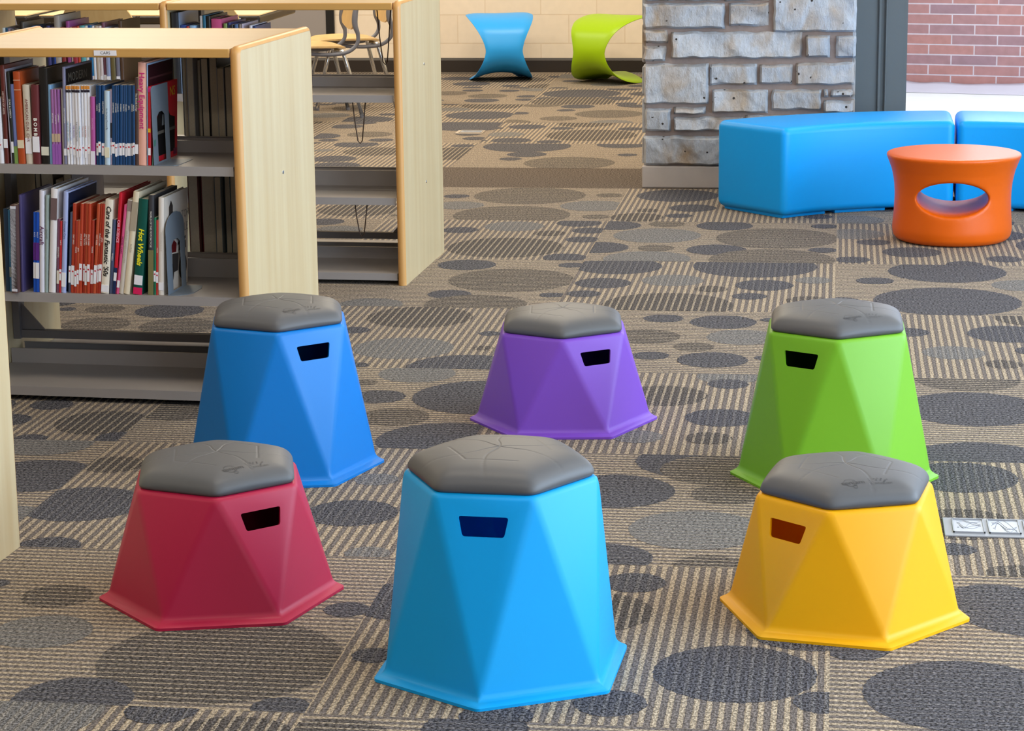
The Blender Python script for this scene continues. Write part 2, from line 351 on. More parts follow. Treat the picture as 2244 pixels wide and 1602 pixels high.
def tile(i, j, x0, y0):
    ax, bx, ay, by = max(x0, RX0), min(x0 + TS, RX1), max(y0, RY0), min(y0 + TS, RY1)
    if j >= 100: bx = min(bx, BX1)
    if j < 100: by = min(by, 10.965)
    if bx <= ax or by <= ay: return
    turned = (i + j) % 2 != 0
    off = (rngc.random(), rngc.random())
    patch([(ax, ay), (bx, ay), (bx, by), (ax, by)], 0.0, 0, turned, off)
    cs = list(bycell.get((i, j), []))
    if len(cs) < 6:
        for k in range(60):
            r = rngc.choice((0.07, 0.07, 0.13, 0.13, 0.22, 0.25)); x = x0 + rngc.random() * TS; y = y0 + rngc.random() * TS
            if all((x - a) ** 2 + (y - b) ** 2 > (r + c + 0.012) ** 2 for a, b, c, t in cs):
                cs.append((x, y, r, 'D' if r < 0.1 else rngc.choice('DTG')))
            if len(cs) > 10: break
    for k, (x, y, r, t) in enumerate(cs):
        nq = max(32, int(r * 800)); rj = [r + rngc.uniform(-0.0022, 0.0022) for q in range(nq)]
        poly = clip_poly([(x + rj[q] * math.cos(2 * math.pi * q / nq), y + rj[q] * math.sin(2 * math.pi * q / nq)) for q in range(nq)], ax, bx, ay, by)
        if len(poly) > 2: patch(poly, 0.0004 + 0.00004 * k, {'D': 1, 'T': 2, 'G': 3}[t], turned, off)
for i in range(-6, 7):
    for j in range(-14, 1): tile(i, j, TX + i * TS, TY + j * TS)
    for j in range(0, 6): tile(i, 100 + j, TX + i * TS, TY2 + j * TS)
patch([(RX0, TY + TS), (RX1, TY + TS), (RX1, 11.4), (BX1, 11.4), (BX1, TY2), (RX0, TY2)], 0.0, 4, True)
me = bpy.data.meshes.new('floor'); bm.to_mesh(me); bm.free()
struct(link('floor', me, [M_BEIGE, M_NAVY, M_BROWN, M_GREY, M_STRIP]))

def uv_wall(name, p0, p1, z0, z1, mat, thick=0.1):
    """a wall slab from p0 to p1; bricks run along it"""
    p0 = Vector((*p0, 0)); p1 = Vector((*p1, 0)); d = (p1 - p0).normalized(); n = Vector((-d.y, d.x, 0))
    bm = bmesh.new(); uvl = bm.loops.layers.uv.new('UVMap')
    c = [p0, p1, p1 + n * thick, p0 + n * thick]
    vs = [bm.verts.new((q.x, q.y, z)) for z in (z0, z1) for q in c]
    for f in ((0, 1, 5, 4), (1, 2, 6, 5), (2, 3, 7, 6), (3, 0, 4, 7), (4, 5, 6, 7), (3, 2, 1, 0)):
        fc = bm.faces.new([vs[k] for k in f])
        for l in fc.loops: l[uvl].uv = ((l.vert.co - p0).dot(d), l.vert.co.z)
    return struct(obj(name, bm, mat))
M_CMU = bricks('painted_block', (236, 222, 204), (232, 217, 198), (222, 204, 182), 0.4064, 0.2064, 0.004, 0.7, 0.3, vary=0.06)
nt, b = nodes_of(M_CMU)
M_PAINT = plain('wall_paint', (225, 215, 200), 0.8, vary=0.03)
M_PAINT2 = plain('wall_paint_low_bounce', (148, 136, 124), 0.85, vary=0.03)  # darker tone given to the unseen walls to cut their bounced light
CEIL = 3.05
w = uv_wall('wall_back', (RX0, RY1), (BX1, RY1), -0.104, CEIL, M_CMU)
uv_wall('wall_left', (RX0, RY1), (RX0, RY0), 0, CEIL, M_PAINT2, -0.1)
uv_wall('wall_front', (RX0, RY0), (RX1, RY0), 0, CEIL, M_PAINT2, -0.1)
uv_wall('wall_right', (RX1, RY0), (RX1, 11.25), 0, CEIL, M_PAINT, -0.1)
uv_wall('wall_divider', (BX1, 11.46), (BX1, RY1), 0, CEIL, M_PAINT, -0.1)
bm = bmesh.new(); box(bm, RX0, RX1, RY0, 11.45, CEIL, CEIL + 0.1); box(bm, RX0, 0.28, 11.45, RY1, CEIL, CEIL + 0.1)
struct(obj('ceiling', bm, plain('ceiling_white', (228, 224, 216), 0.9)))
bm = bmesh.new(); prism(bm, [(0, 0), (0.012, 0.0), (0.012, 0.085), (0.004, 0.102), (0, 0.102)], RX0, BX1)
me = mesh_of(bm, 'baseboard_back'); me.transform(Matrix(((0, 1, 0, 0), (-1, 0, 0, RY1), (0, 0, 1, 0), (0, 0, 0, 1))))
struct(link('baseboard_back', me, plain('cove_base', (44, 36, 32), 0.45)))

# grey aluminium window wall right of the stone pillar
M_ALU = plain('grey_aluminium', (104, 110, 112), 0.5, spec=0.4)
win = struct(thing('window_1', 'grey aluminium framed window looking out on a brick wall', 'window', (0, 11.3, 0)))
bm = bmesh.new()
box(bm, 0.06, 0.185, -0.02, 0.10, 0, CEIL - 0.001); box(bm, 0.185, 0.197, -0.035, 0.10, 0, CEIL - 0.001, 0.003, 1)
box(bm, 0.197, 0.218, -0.012, 0.10, 0, CEIL - 0.001); box(bm, 0.218, 0.226, -0.03, 0.10, 0, CEIL - 0.001, 0.003, 1)
box(bm, 0.226, 0.304, -0.022, 0.10, 0, CEIL - 0.001); box(bm, 0.304, 0.322, -0.016, 0.10, 0, CEIL - 0.001)
obj('window_frame', bm, M_ALU, win)
bm = bmesh.new(); box(bm, 0.322, 4.5, -0.02, 0.10, 0, 0.06); box(bm, 0.322, 4.5, -0.02, 0.10, 2.9, CEIL - 0.001)
obj('window_rail', bm, M_ALU, win)
for xm in (1.9, 3.4):
    bm = bmesh.new(); box(bm, xm, xm + 0.06, -0.02, 0.10, 0.06, 2.9); obj('mullion', bm, M_ALU, win)
g = bpy.data.materials.new('window_glass'); nt, b = nodes_of(g)
b.inputs['Base Color'].default_value = (0.97, 0.99, 1, 1); b.inputs['Roughness'].default_value = 0.0
b.inputs['Transmission Weight'].default_value = 1.0; b.inputs['IOR'].default_value = 1.01
bm = bmesh.new(); box(bm, 0.322, 4.5, 0.03, 0.036, 0.06, 2.9); obj('glass_pane', bm, g, win)

# outside: snow-covered ground and the brick wall opposite
M_SNOW = plain('snow', (226, 236, 246), 0.9, vary=0.05, scale=6, bump=0.4)
bm = bmesh.new(); box(bm, 0.29, 12, 11.45, 30, -0.12, -0.02); 
o = obj('ground_outside', bm, M_SNOW); o['kind'] = 'structure'
M_BRICK = bricks('norman_brick', (174, 128, 126), (144, 122, 136), (196, 188, 200), 0.305, 0.0675, 0.0045, 0.9, 0.4, bias=-0.1)
nt, b = nodes_of(M_BRICK)
br = [n for n in nt.nodes if n.type == 'TEX_BRICK'][0]
uv_wall('wall_outside', (0.3, 15.98), (9.0, 13.9), -0.1, 3.6, M_BRICK, 0.3)
# drifted snow along the foot of the brick wall
bm = bmesh.new(); d = Vector((8.7, -2.08, 0)).normalized(); n = Vector((-d.y, d.x, 0)); rr = random.Random(2)
prev = None
for k in range(0, 161):
    q = Vector((0.3, 15.98, 0)) + d * (0.05 + k * 0.05); hh = 0.012 + 0.03 * max(0, pnoise(Vector((k * 0.23, 1.7, 0))) + 0.35)
    cur = [bm.verts.new(q - n * 0.004 + Vector((0, 0, -0.018))), bm.verts.new(q - n * 0.004 + Vector((0, 0, hh))), bm.verts.new(q - n * 0.10 + Vector((0, 0, hh * 0.6))), bm.verts.new(q - n * 0.35 + Vector((0, 0, -0.018)))]
    if prev:
        for a in range(3): bm.faces.new((prev[a], prev[a + 1], cur[a + 1], cur[a]))
    prev = cur
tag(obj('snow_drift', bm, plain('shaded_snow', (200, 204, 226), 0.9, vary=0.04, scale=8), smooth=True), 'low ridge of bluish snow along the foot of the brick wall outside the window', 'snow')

# ------------------------------------------------------------------ stone pillar
pil = thing('stone_pillar', 'square pillar of rough grey and tan limestone blocks between the far room and the window', 'pillar', (-0.42, 11.25, 0))
M_STONE = bpy.data.materials.new('limestone'); nt, b = nodes_of(M_STONE)
tc = nt.nodes.new('ShaderNodeTexCoord')
n1 = nt.nodes.new('ShaderNodeTexNoise'); n1.inputs['Scale'].default_value = 7; n1.inputs['Detail'].default_value = 6; n1.inputs['Distortion'].default_value = 0.8
n2 = nt.nodes.new('ShaderNodeTexNoise'); n2.inputs['Scale'].default_value = 45; n2.inputs['Detail'].default_value = 6; n2.inputs['Roughness'].default_value = 0.7
mpx = nt.nodes.new('ShaderNodeMapping'); mpx.inputs['Rotation'].default_value = (0, 0.5, 0); mpx.inputs['Scale'].default_value = (1, 1, 0.45)
nt.links.new(tc.outputs['Object'], mpx.inputs['Vector']); nt.links.new(mpx.outputs[0], n1.inputs['Vector']); nt.links.new(mpx.outputs[0], n2.inputs['Vector'])
f1 = nt.nodes.new('ShaderNodeMapRange'); f1.inputs['From Min'].default_value = 0.46; f1.inputs['From Max'].default_value = 0.72
nt.links.new(n1.outputs['Fac'], f1.inputs['Value'])
c = mixc(nt, f1.outputs[0], lin((198, 202, 210)), lin((180, 158, 134)))
f2 = nt.nodes.new('ShaderNodeMapRange'); f2.inputs['To Min'].default_value = 0.6; f2.inputs['To Max'].default_value = 1.32
nt.links.new(n2.outputs['Fac'], f2.inputs['Value'])
c = mixc(nt, 1.0, c, f2.outputs[0], 'MULTIPLY')
vo = nt.nodes.new('ShaderNodeTexVoronoi'); vo.inputs['Scale'].default_value = 22; nt.links.new(tc.outputs['Object'], vo.inputs['Vector'])
n3 = nt.nodes.new('ShaderNodeTexNoise'); n3.inputs['Scale'].default_value = 4; nt.links.new(tc.outputs['Object'], n3.inputs['Vector'])
pit = mathn(nt, 'MULTIPLY', mathn(nt, 'LESS_THAN', vo.outputs['Distance'], 0.13), mathn(nt, 'GREATER_THAN', n3.outputs['Fac'], 0.54))
c = mixc(nt, pit, c, lin((60, 54, 50)))
nt.links.new(c, b.inputs['Base Color']); b.inputs['Roughness'].default_value = 0.9
bp = nt.nodes.new('ShaderNodeBump'); bp.inputs['Strength'].default_value = 1.0; bp.inputs['Distance'].default_value = 0.014
nt.links.new(n2.outputs['Fac'], bp.inputs['Height']); nt.links.new(bp.outputs[0], b.inputs['Normal'])
M_MORTAR = plain('mortar', (150, 132, 124), 0.95, vary=0.15, scale=60, bump=0.6)
STONES = [(-0.916, 0.756, -0.534, 0.874), (-0.514, 0.767, -0.329, 0.873), (-0.307, 0.738, 0.077, 0.967), (-0.905, 0.885, -0.538, 0.975), (-0.532, 0.884, -0.325, 0.974), (-0.913, 0.686, -0.801, 0.748), (-0.913, 0.603, -0.809, 0.674), (-0.784, 0.615, -0.172, 0.74), (-0.154, 0.621, -0.042, 0.724), (-0.015, 0.617, 0.078, 0.72), (-0.913, 0.4, -0.607, 0.59), (-0.603, 0.491, -0.38, 0.59), (-0.368, 0.496, -0.215, 0.587), (-0.198, 0.492, 0.072, 0.596), (-0.589, 0.36, -0.327, 0.47), (-0.31, 0.373, -0.079, 0.47), (-0.068, 0.433, -0.047, 0.471), (-0.034, 0.436, 0.068, 0.471), (-0.067, 0.362, 0.072, 0.421), (-0.907, 0.271, -0.785, 0.379), (-0.771, 0.352, -0.62, 0.386), (-0.771, 0.273, -0.441, 0.339), (-0.429, 0.274, -0.154, 0.349), (-0.143, 0.275, 0.074, 0.35), (-0.913, 0.109, -0.382, 0.249), (-0.37, 0.112, -0.118, 0.251), (-0.106, 0.113, 0.077, 0.252)]
rs = random.Random(8); z = 0.99
while z < 2.9:
    hgt = rs.uniform(0.11, 0.22); x = -0.912
    while x < 0.02:
        wd = rs.uniform(0.16, 0.5); x1 = min(x + wd, 0.077)
        if 0.077 - x1 < 0.1: x1 = 0.077
        STONES.append((x, z, x1, min(z + hgt, CEIL - 0.01))); x = x1 + 0.018
    z += hgt + 0.02
bm = bmesh.new()
for si, (x0, z0, x1, z1) in enumerate(STONES):
    st = 0.011 if z0 < 1.1 else 0.03
    nx, nz = max(3, int((x1 - x0) / st)), max(3, int((z1 - z0) / st))
    dep = rs.uniform(0.028, 0.042); tx, tz = rs.uniform(-.03, .03), rs.uniform(-.06, .06)
    cut = [rs.uniform(0, 0.012) for _ in range(4)]
    grid = []
    for a in range(nx + 1):
        colv = []
        for e in range(nz + 1):
            u, v = a / nx, e / nz
            x = x0 + (x1 - x0) * u; zz = z0 + (z1 - z0) * v
            ex = min(u, 1 - u) * (x1 - x0); ez = min(v, 1 - v) * (z1 - z0); e_ = min(ex, ez)
            p = Vector((x * 9 + si * 3.1, zz * 9, si * 1.7))
            nn = pnoise(p) * 0.010 + pnoise(p * 3.1) * 0.005 + pnoise(p * 8) * 0.0025
            ridge = -0.007 if pnoise(Vector((x * 5 + zz * 7 + si, si * 2.2, 0))) > 0.28 else 0.0
            edge = 1 - max(0, 1 - e_ / 0.010) ** 2
            y = -(dep + nn + ridge + tx * (u - .5) + tz * (v - .5) * 0.4) * edge - 0.0
            jx = pnoise(Vector((zz * 22, si, 3))) * 0.006 * (1 if 0 < u < 1 else 1.0); jz = pnoise(Vector((x * 14, si, 9))) * 0.007
            colv.append(bm.verts.new((x + jx + 0.42, y - 0.25 + 0.0, zz + jz)))
        grid.append(colv)
    for a in range(nx):
        for e in range(nz): bm.faces.new((grid[a][e], grid[a + 1][e], grid[a + 1][e + 1], grid[a][e + 1]))
me = bpy.data.meshes.new('masonry'); bm.to_mesh(me); bm.free()
for p in me.polygons: p.use_smooth = True
me.set_sharp_from_angle(angle=math.radians(35))
link('masonry', me, M_STONE, pil)
# block courses returned on the two flanks
bm = bmesh.new()
for side, x in ((-1, -0.918), (1, 0.072)):
    z = 0.112
    while z < 2.9:
        h2 = rs.uniform(0.1, 0.2); y = -0.23
        while y < 0.2:
            wd = rs.uniform(0.14, 0.3); y1 = min(y + wd, 0.235)
            xa, xb = (x - 0.006 + 0.42, x + 0.02 + 0.42) if side < 0 else (x - 0.02 + 0.42, x + 0.006 + 0.42)
            box(bm, xa, xb, y, y1, z, min(z + h2, CEIL - 0.01), 0.006, 2); y = y1 + 0.018
        z += h2 + 0.02
obj('flank_masonry', bm, M_STONE, pil)
bm = bmesh.new(); box(bm, -0.905 + 0.42, 0.062 + 0.42, -0.2465, 0.25, 0.1, CEIL - 0.002); obj('mortar_core', bm, M_MORTAR, pil)
bm = bmesh.new(); box(bm, -0.922 + 0.42, 0.088 + 0.42, -0.268, 0.26, 0, 0.105, 0.006, 2); obj('concrete_base', bm, plain('concrete', (182, 172, 166), 0.9, vary=0.08, scale=14, bump=0.3), pil)

# ================================================================== HEXAGONAL STOOLS
SR, SW, ST = 0.270, 0.2465, 0.1965          # flange, foot of the walls, top
def hexa(r, z, a0): return [Vector((r * math.cos(math.radians(a0 + 60 * k)), r * math.sin(math.radians(a0 + 60 * k)), z)) for k in range(6)]
def stool_body(h, face, mat, parent):
    bm = bmesh.new(); V = lambda L: [bm.verts.new(v) for v in L]
    T = V(hexa(ST, h, 30)); Wl = V(hexa(SW, 0.017, 0)); F = V(hexa(SR, 0.0065, 0)); Fb = V(hexa(SR, 0.0005, 0))
    t = 0.005
    Ti = V(hexa(ST - t, h - t, 30)); Wi = V(hexa(SW - t, 0.012, 0)); Fi = V(hexa(SR - 0.012, 0.0005, 0))
    outer = []
    for k in range(6):
        n = (k + 1) % 6
        outer.append(bm.faces.new((T[k], Wl[k], Wl[n])))
        outer.append(bm.faces.new((T[k], Wl[n], T[n])))
        outer.append(bm.faces.new((Wl[k], F[k], F[n], Wl[n])))
        outer.append(bm.faces.new((F[k], Fb[k], Fb[n], F[n])))
        bm.faces.new((Fb[k], Fi[k], Fi[n], Fb[n])); bm.faces.new((Fi[k], Wi[k], Wi[n], Fi[n]))
        bm.faces.new((Ti[k], Wi[n], Wi[k])); bm.faces.new((Ti[k], Ti[n], Wi[n]))
    outer.append(bm.faces.new(T)); bm.faces.new(Ti[::-1])
    bm.normal_update()
    es = set()
    for f in outer:
        for e in f.edges: es.add(e)
    corner = [e for e in es if {v for v in e.verts} & set(F) and {v for v in e.verts} & set(Fb)]
    lo = [e for e in es if set(e.verts) <= set(Fb) or set(e.verts) <= set(F)]
    main = [e for e in es if e not in corner and e not in lo and not (set(e.verts) & set(F))]
    fl = [e for e in es if e not in corner and e not in lo and e not in main]
    bmesh.ops.bevel(bm, geom=main, offset=0.010, segments=4, affect='EDGES', profile=0.5, clamp_overlap=True)
    corner = [e for e in bm.edges if e.is_valid and abs(e.verts[0].co.xy.length - SR) < 1e-4 and abs(e.verts[1].co.xy.length - SR) < 1e-4 and abs(e.verts[0].co.z - e.verts[1].co.z) > 0.004]
    bmesh.ops.bevel(bm, geom=corner, offset=0.009, segments=4, affect='EDGES', profile=0.5, clamp_overlap=True)
    o = obj('base', bm, mat, parent)
    # hand hold: a rounded trapezium through one of the faces that widen to the top
    ap = ST * math.cos(math.radians(30)); top = Vector((ap, 0, h)); foot = Vector((SW, 0, 0.017))
    dn = (foot - top).normalized(); out = Vector((-dn.z, 0, dn.x)); out = out if out.x > 0 else -out
    c = top + dn * 0.060; y = Vector((0, 1, 0)); pts = []
    tr = [(-0.049, -0.0195), (0.049, -0.0195), (0.041, 0.0195), (-0.041, 0.0195)]; r = 0.006
    for i in range(4):
        p = Vector(tr[i]); a = (Vector(tr[i - 1]) - p).normalized() * r; b2 = (Vector(tr[(i + 1) % 4]) - p).normalized() * r
        for k in range(5):
            s = k / 4; pts.append(p + a * (1 - s) ** 2 + b2 * s ** 2)
    cb = bmesh.new(); A = [cb.verts.new(c + y * p.x + dn * p.y + out * 0.03) for p in pts]; B_ = [cb.verts.new(c + y * p.x + dn * p.y - out * 0.03) for p in pts]
    cb.faces.new(A); cb.faces.new(B_[::-1])
    for i in range(len(pts)): cb.faces.new((A[i], B_[i], B_[(i + 1) % len(pts)], A[(i + 1) % len(pts)]))
    cut = obj('cutter', cb); cut.data.transform(Matrix.Rotation(math.radians(face), 4, 'Z'))
    md = o.modifiers.new('hand_hold', 'BOOLEAN'); md.object = cut; md.operation = 'DIFFERENCE'; md.solver = 'EXACT'
    pr = o.parent; o.parent = None; cut_m = cut.matrix_world.copy()
    bpy.context.view_layer.update()
    apply_mods(o); o.parent = pr
    cd = cut.data; bpy.data.objects.remove(cut); bpy.data.meshes.remove(cd)
    for p in o.data.polygons: p.use_smooth = True
    o.data.set_sharp_from_angle(angle=math.radians(40))
    return o
PA = 0.1915 * math.cos(math.radians(30))      # apothem of the cushion
def hexs(x, y):
    s = sum(max(0.0, x * math.cos(math.radians(60 * k)) + y * math.sin(math.radians(60 * k))) ** 28 for k in range(6)) ** (1 / 28.)
    return s / PA
def pad_z(x, y):
    s = min(hexs(x, y), 1.0)
    return 0.030 * (1 - s ** 8.0) ** 0.55 + 0.017 * max(0.0, 1 - (x * x + y * y) / 0.0367)
SEAMS = []
for k in range(6):
    a0 = 60 * k; pl = []
    for q in range(26):
        t = q / 25; r = t * PA * 0.99; a = math.radians(a0 + 24 * (1 - t) ** 1.2 * min(1, t * 3) * (1 if k % 2 else -1) * 1.0)
        pl.append((r * math.cos(a), r * math.sin(a)))
    SEAMS.append(pl)
for k in (0, 2, 3, 5):
    a, b2 = math.radians(30 + 60 * k), math.radians(90 + 60 * k); rr_ = PA * 0.62
    SEAMS.append([(rr_ * math.cos(a) * (1 - t / 12) + rr_ * math.cos(b2) * t / 12, rr_ * math.sin(a) * (1 - t / 12) + rr_ * math.sin(b2) * t / 12) for t in range(13)])
SEGS = [(p[i], p[i + 1]) for p in SEAMS for i in range(len(p) - 1)]
def seam_d(x, y):
    best = 1.0
    for (ax, ay), (bx, by) in SEGS:
        if abs(x - ax) > 0.02 or abs(y - ay) > 0.02: continue
        dx, dy = bx - ax, by - ay; L = dx * dx + dy * dy
        t = max(0, min(1, ((x - ax) * dx + (y - ay) * dy) / L))
        d = math.hypot(x - ax - t * dx, y - ay - t * dy)
        if d < best: best = d
    return best
def make_pad():
    bm = bmesh.new(); NA, NR = 240, 84; rings = []
    for i in range(1, NR + 1):
        s = i / NR if i < NR * 0.75 else 0.75 + 0.25 * math.sin(math.pi / 2 * (i / NR - 0.75) / 0.25)
        row = []
        for k in range(NA):
            a = 2 * math.pi * k / NA; g = hexs(math.cos(a), math.sin(a)); r = s / g
            x, y = r * math.cos(a), r * math.sin(a)
            z = pad_z(x, y) if i < NR else 0.0
            if s < 0.97: z -= 0.0008 * math.exp(-(seam_d(x, y) / 0.0016) ** 2)
            row.append(bm.verts.new((x, y, 0.006 + z)))
        rings.append(row)
    c = bm.verts.new((0, 0, 0.006 + pad_z(0, 0) - 0.001))
    base = [bm.verts.new((v.co.x * 0.975, v.co.y * 0.975, 0.0005)) for v in rings[-1]]
    for k in range(NA):
        n = (k + 1) % NA
        bm.faces.new((c, rings[0][k], rings[0][n]))
        for i in range(NR - 1): bm.faces.new((rings[i][k], rings[i + 1][k], rings[i + 1][n], rings[i][n]))
        bm.faces.new((rings[-1][k], base[k], base[n], rings[-1][n]))
    bm.faces.new(base[::-1])
    return mesh_of(bm, 'cushion', 60)
M_PAD = plain('grey_urethane', (86, 86, 89), 0.48, spec=0.4, vary=0.03, scale=30, bump=0.05)
M_EMB = plain('embossed_grey', (62, 62, 66), 0.5)
PAD = make_pad(); PAD.materials.append(M_PAD)
def make_logo():
    """moulded lettering along one edge of the cushion (edge at angle 0), draped on the surface"""
    me = bpy.data.meshes.new('moulded_lettering'); bm = bmesh.new()
    def put(src, dx, dy):
        n0 = len(bm.verts); bm.from_mesh(src); bm.verts.ensure_lookup_table()
        for v in bm.verts[n0:]: v.co.x += dx; v.co.y += dy
    for s, size, dx, dy in (('tenjam', 0.0165, -0.026, 0.0), ('FITSQUIRM', 0.0068, 0.030, -0.0085)):
        t = text_mesh(s, size); put(t, dx, dy); bpy.data.meshes.remove(t)
    def ring(cx, cy, r, w, a0=0, a1=360):
        n = 28; pv = None
        for k in range(n + 1):
            a = math.radians(a0 + (a1 - a0) * k / n)
            q = [bm.verts.new((cx + rr * math.cos(a), cy + rr * math.sin(a), 0)) for rr in (r, r + w)]
            if pv: bm.faces.new((pv[0], pv[1], q[1], q[0]))
            pv = q
    ring(-0.031, 0.001, 0.0115, 0.0009, 20, 330); ring(-0.0265, -0.0125, 0.0035, 0.0008)
    for x0, x1, y0, y1 in ((0.0065, 0.0072, -0.011, 0.011),):
        bm.faces.new([bm.verts.new(p + (0,)) for p in ((x0, y0), (x1, y0), (x1, y1), (x0, y1))])
    for i, (x, y) in enumerate(((0.017, 0.008), (0.024, 0.009), (0.031, 0.007), (0.020, 0.003), (0.028, 0.002), (0.036, 0.001), (0.033, -0.003), (0.041, 0.004))):
        ring(x, y, 0.0004, 0.0012)
    bmesh.ops.subdivide_edges(bm, edges=[e for e in bm.edges if e.calc_length() > 0.006], cuts=2)
    bmesh.ops.triangulate(bm, faces=bm.faces[:])
    for v in bm.verts:
        x, y = v.co.x, v.co.y; px, py = PA * 0.735 - y * 1.25, x * 1.12
        v.co = (px, py, 0.006 + pad_z(px, py) + 0.0008)
    bm.to_mesh(me); bm.free(); me.materials.append(M_EMB)
    return me
LOGO = make_logo()
STOOLS = [
 ('red',   (-1.324, 4.738), 14.35, 0.273, 300, True, (178, 28, 68), 'low red faceted stool with a grey hexagonal cushion, in front of the royal blue one'),
 ('purple', (-0.761, 6.392), 6.36, 0.273, 300, False, (122, 72, 192), 'purple faceted stool with a grey hexagonal cushion, farthest back of the six'),
 ('yellow', (0.030, 4.767), -9.56, 0.273, 240, True, (255, 186, 8), 'low yellow faceted stool with a grey hexagonal cushion, beside the floor outlet box'),
 ('royal', (-1.444, 5.821), 12.77, 0.399, 300, True, (0, 118, 202), 'tall royal blue faceted stool with a grey cushion, against the end of the bookcase'),
 ('green', (0.007, 5.854), 1.06, 0.399, 240, True, (112, 174, 36), 'tall lime green faceted stool with a grey cushion, behind the yellow one'),
 ('sky',   (-0.645, 4.359), 27.6, 0.399, 240, False, (8, 172, 246), 'tall sky blue faceted stool with a grey cushion, middle of the front row')]
for nm, (x, y), a, h, face, logo, col, lab in STOOLS:
    s = thing('faceted_stool', lab, 'stool', (x, y, 0.0), math.radians(a), 'faceted stools with grey cushions')
    stool_body(h, face - 0, plastic('plastic_' + nm, col, thin={'sky': 0.16, 'yellow': 0.2, 'red': 0.05}.get(nm, 0.02)), s)
    c = link('cushion', PAD, None, s); c.location = (0, 0, h); c.rotation_euler = (0, 0, math.radians(0))
    if logo:
        l = link('moulded_lettering', LOGO, None, c); l.rotation_euler = (0, 0, math.radians(300))
# ================================================================== BOOKCASES
M_MAPLE = wood('maple_panel', (204, 187, 150), (184, 156, 110), 'Z', 0.38, 0.55)
M_MAPLE_T = wood('maple_top', (206, 182, 146), (192, 160, 116), 'X', 0.34, 0.5)
M_EDGE = wood('maple_edge', (206, 156, 92), (186, 132, 70), 'Z', 0.38, 0.5)
M_EDGE_T = wood('maple_edge_top', (206, 160, 92), (186, 136, 70), 'X', 0.38, 0.5)
M_STEEL = plain('grey_steel', (152, 146, 144), 0.38, spec=0.5, vary=0.03, scale=12)
M_STEEL_D = plain('grey_steel_frame', (112, 107, 107), 0.42, spec=0.5)
M_BOLT = plain('zinc_bolt', (170, 174, 180), 0.3, metal=1.0)
M_WHITE = plain('label_white', (232, 230, 236), 0.6)
M_INK = plain('ink_black', (28, 26, 28), 0.6)
DEP, PT, PITCH = 0.767, 0.030, 0.885
SHELF_Z = (0.044, 0.329, 0.711)
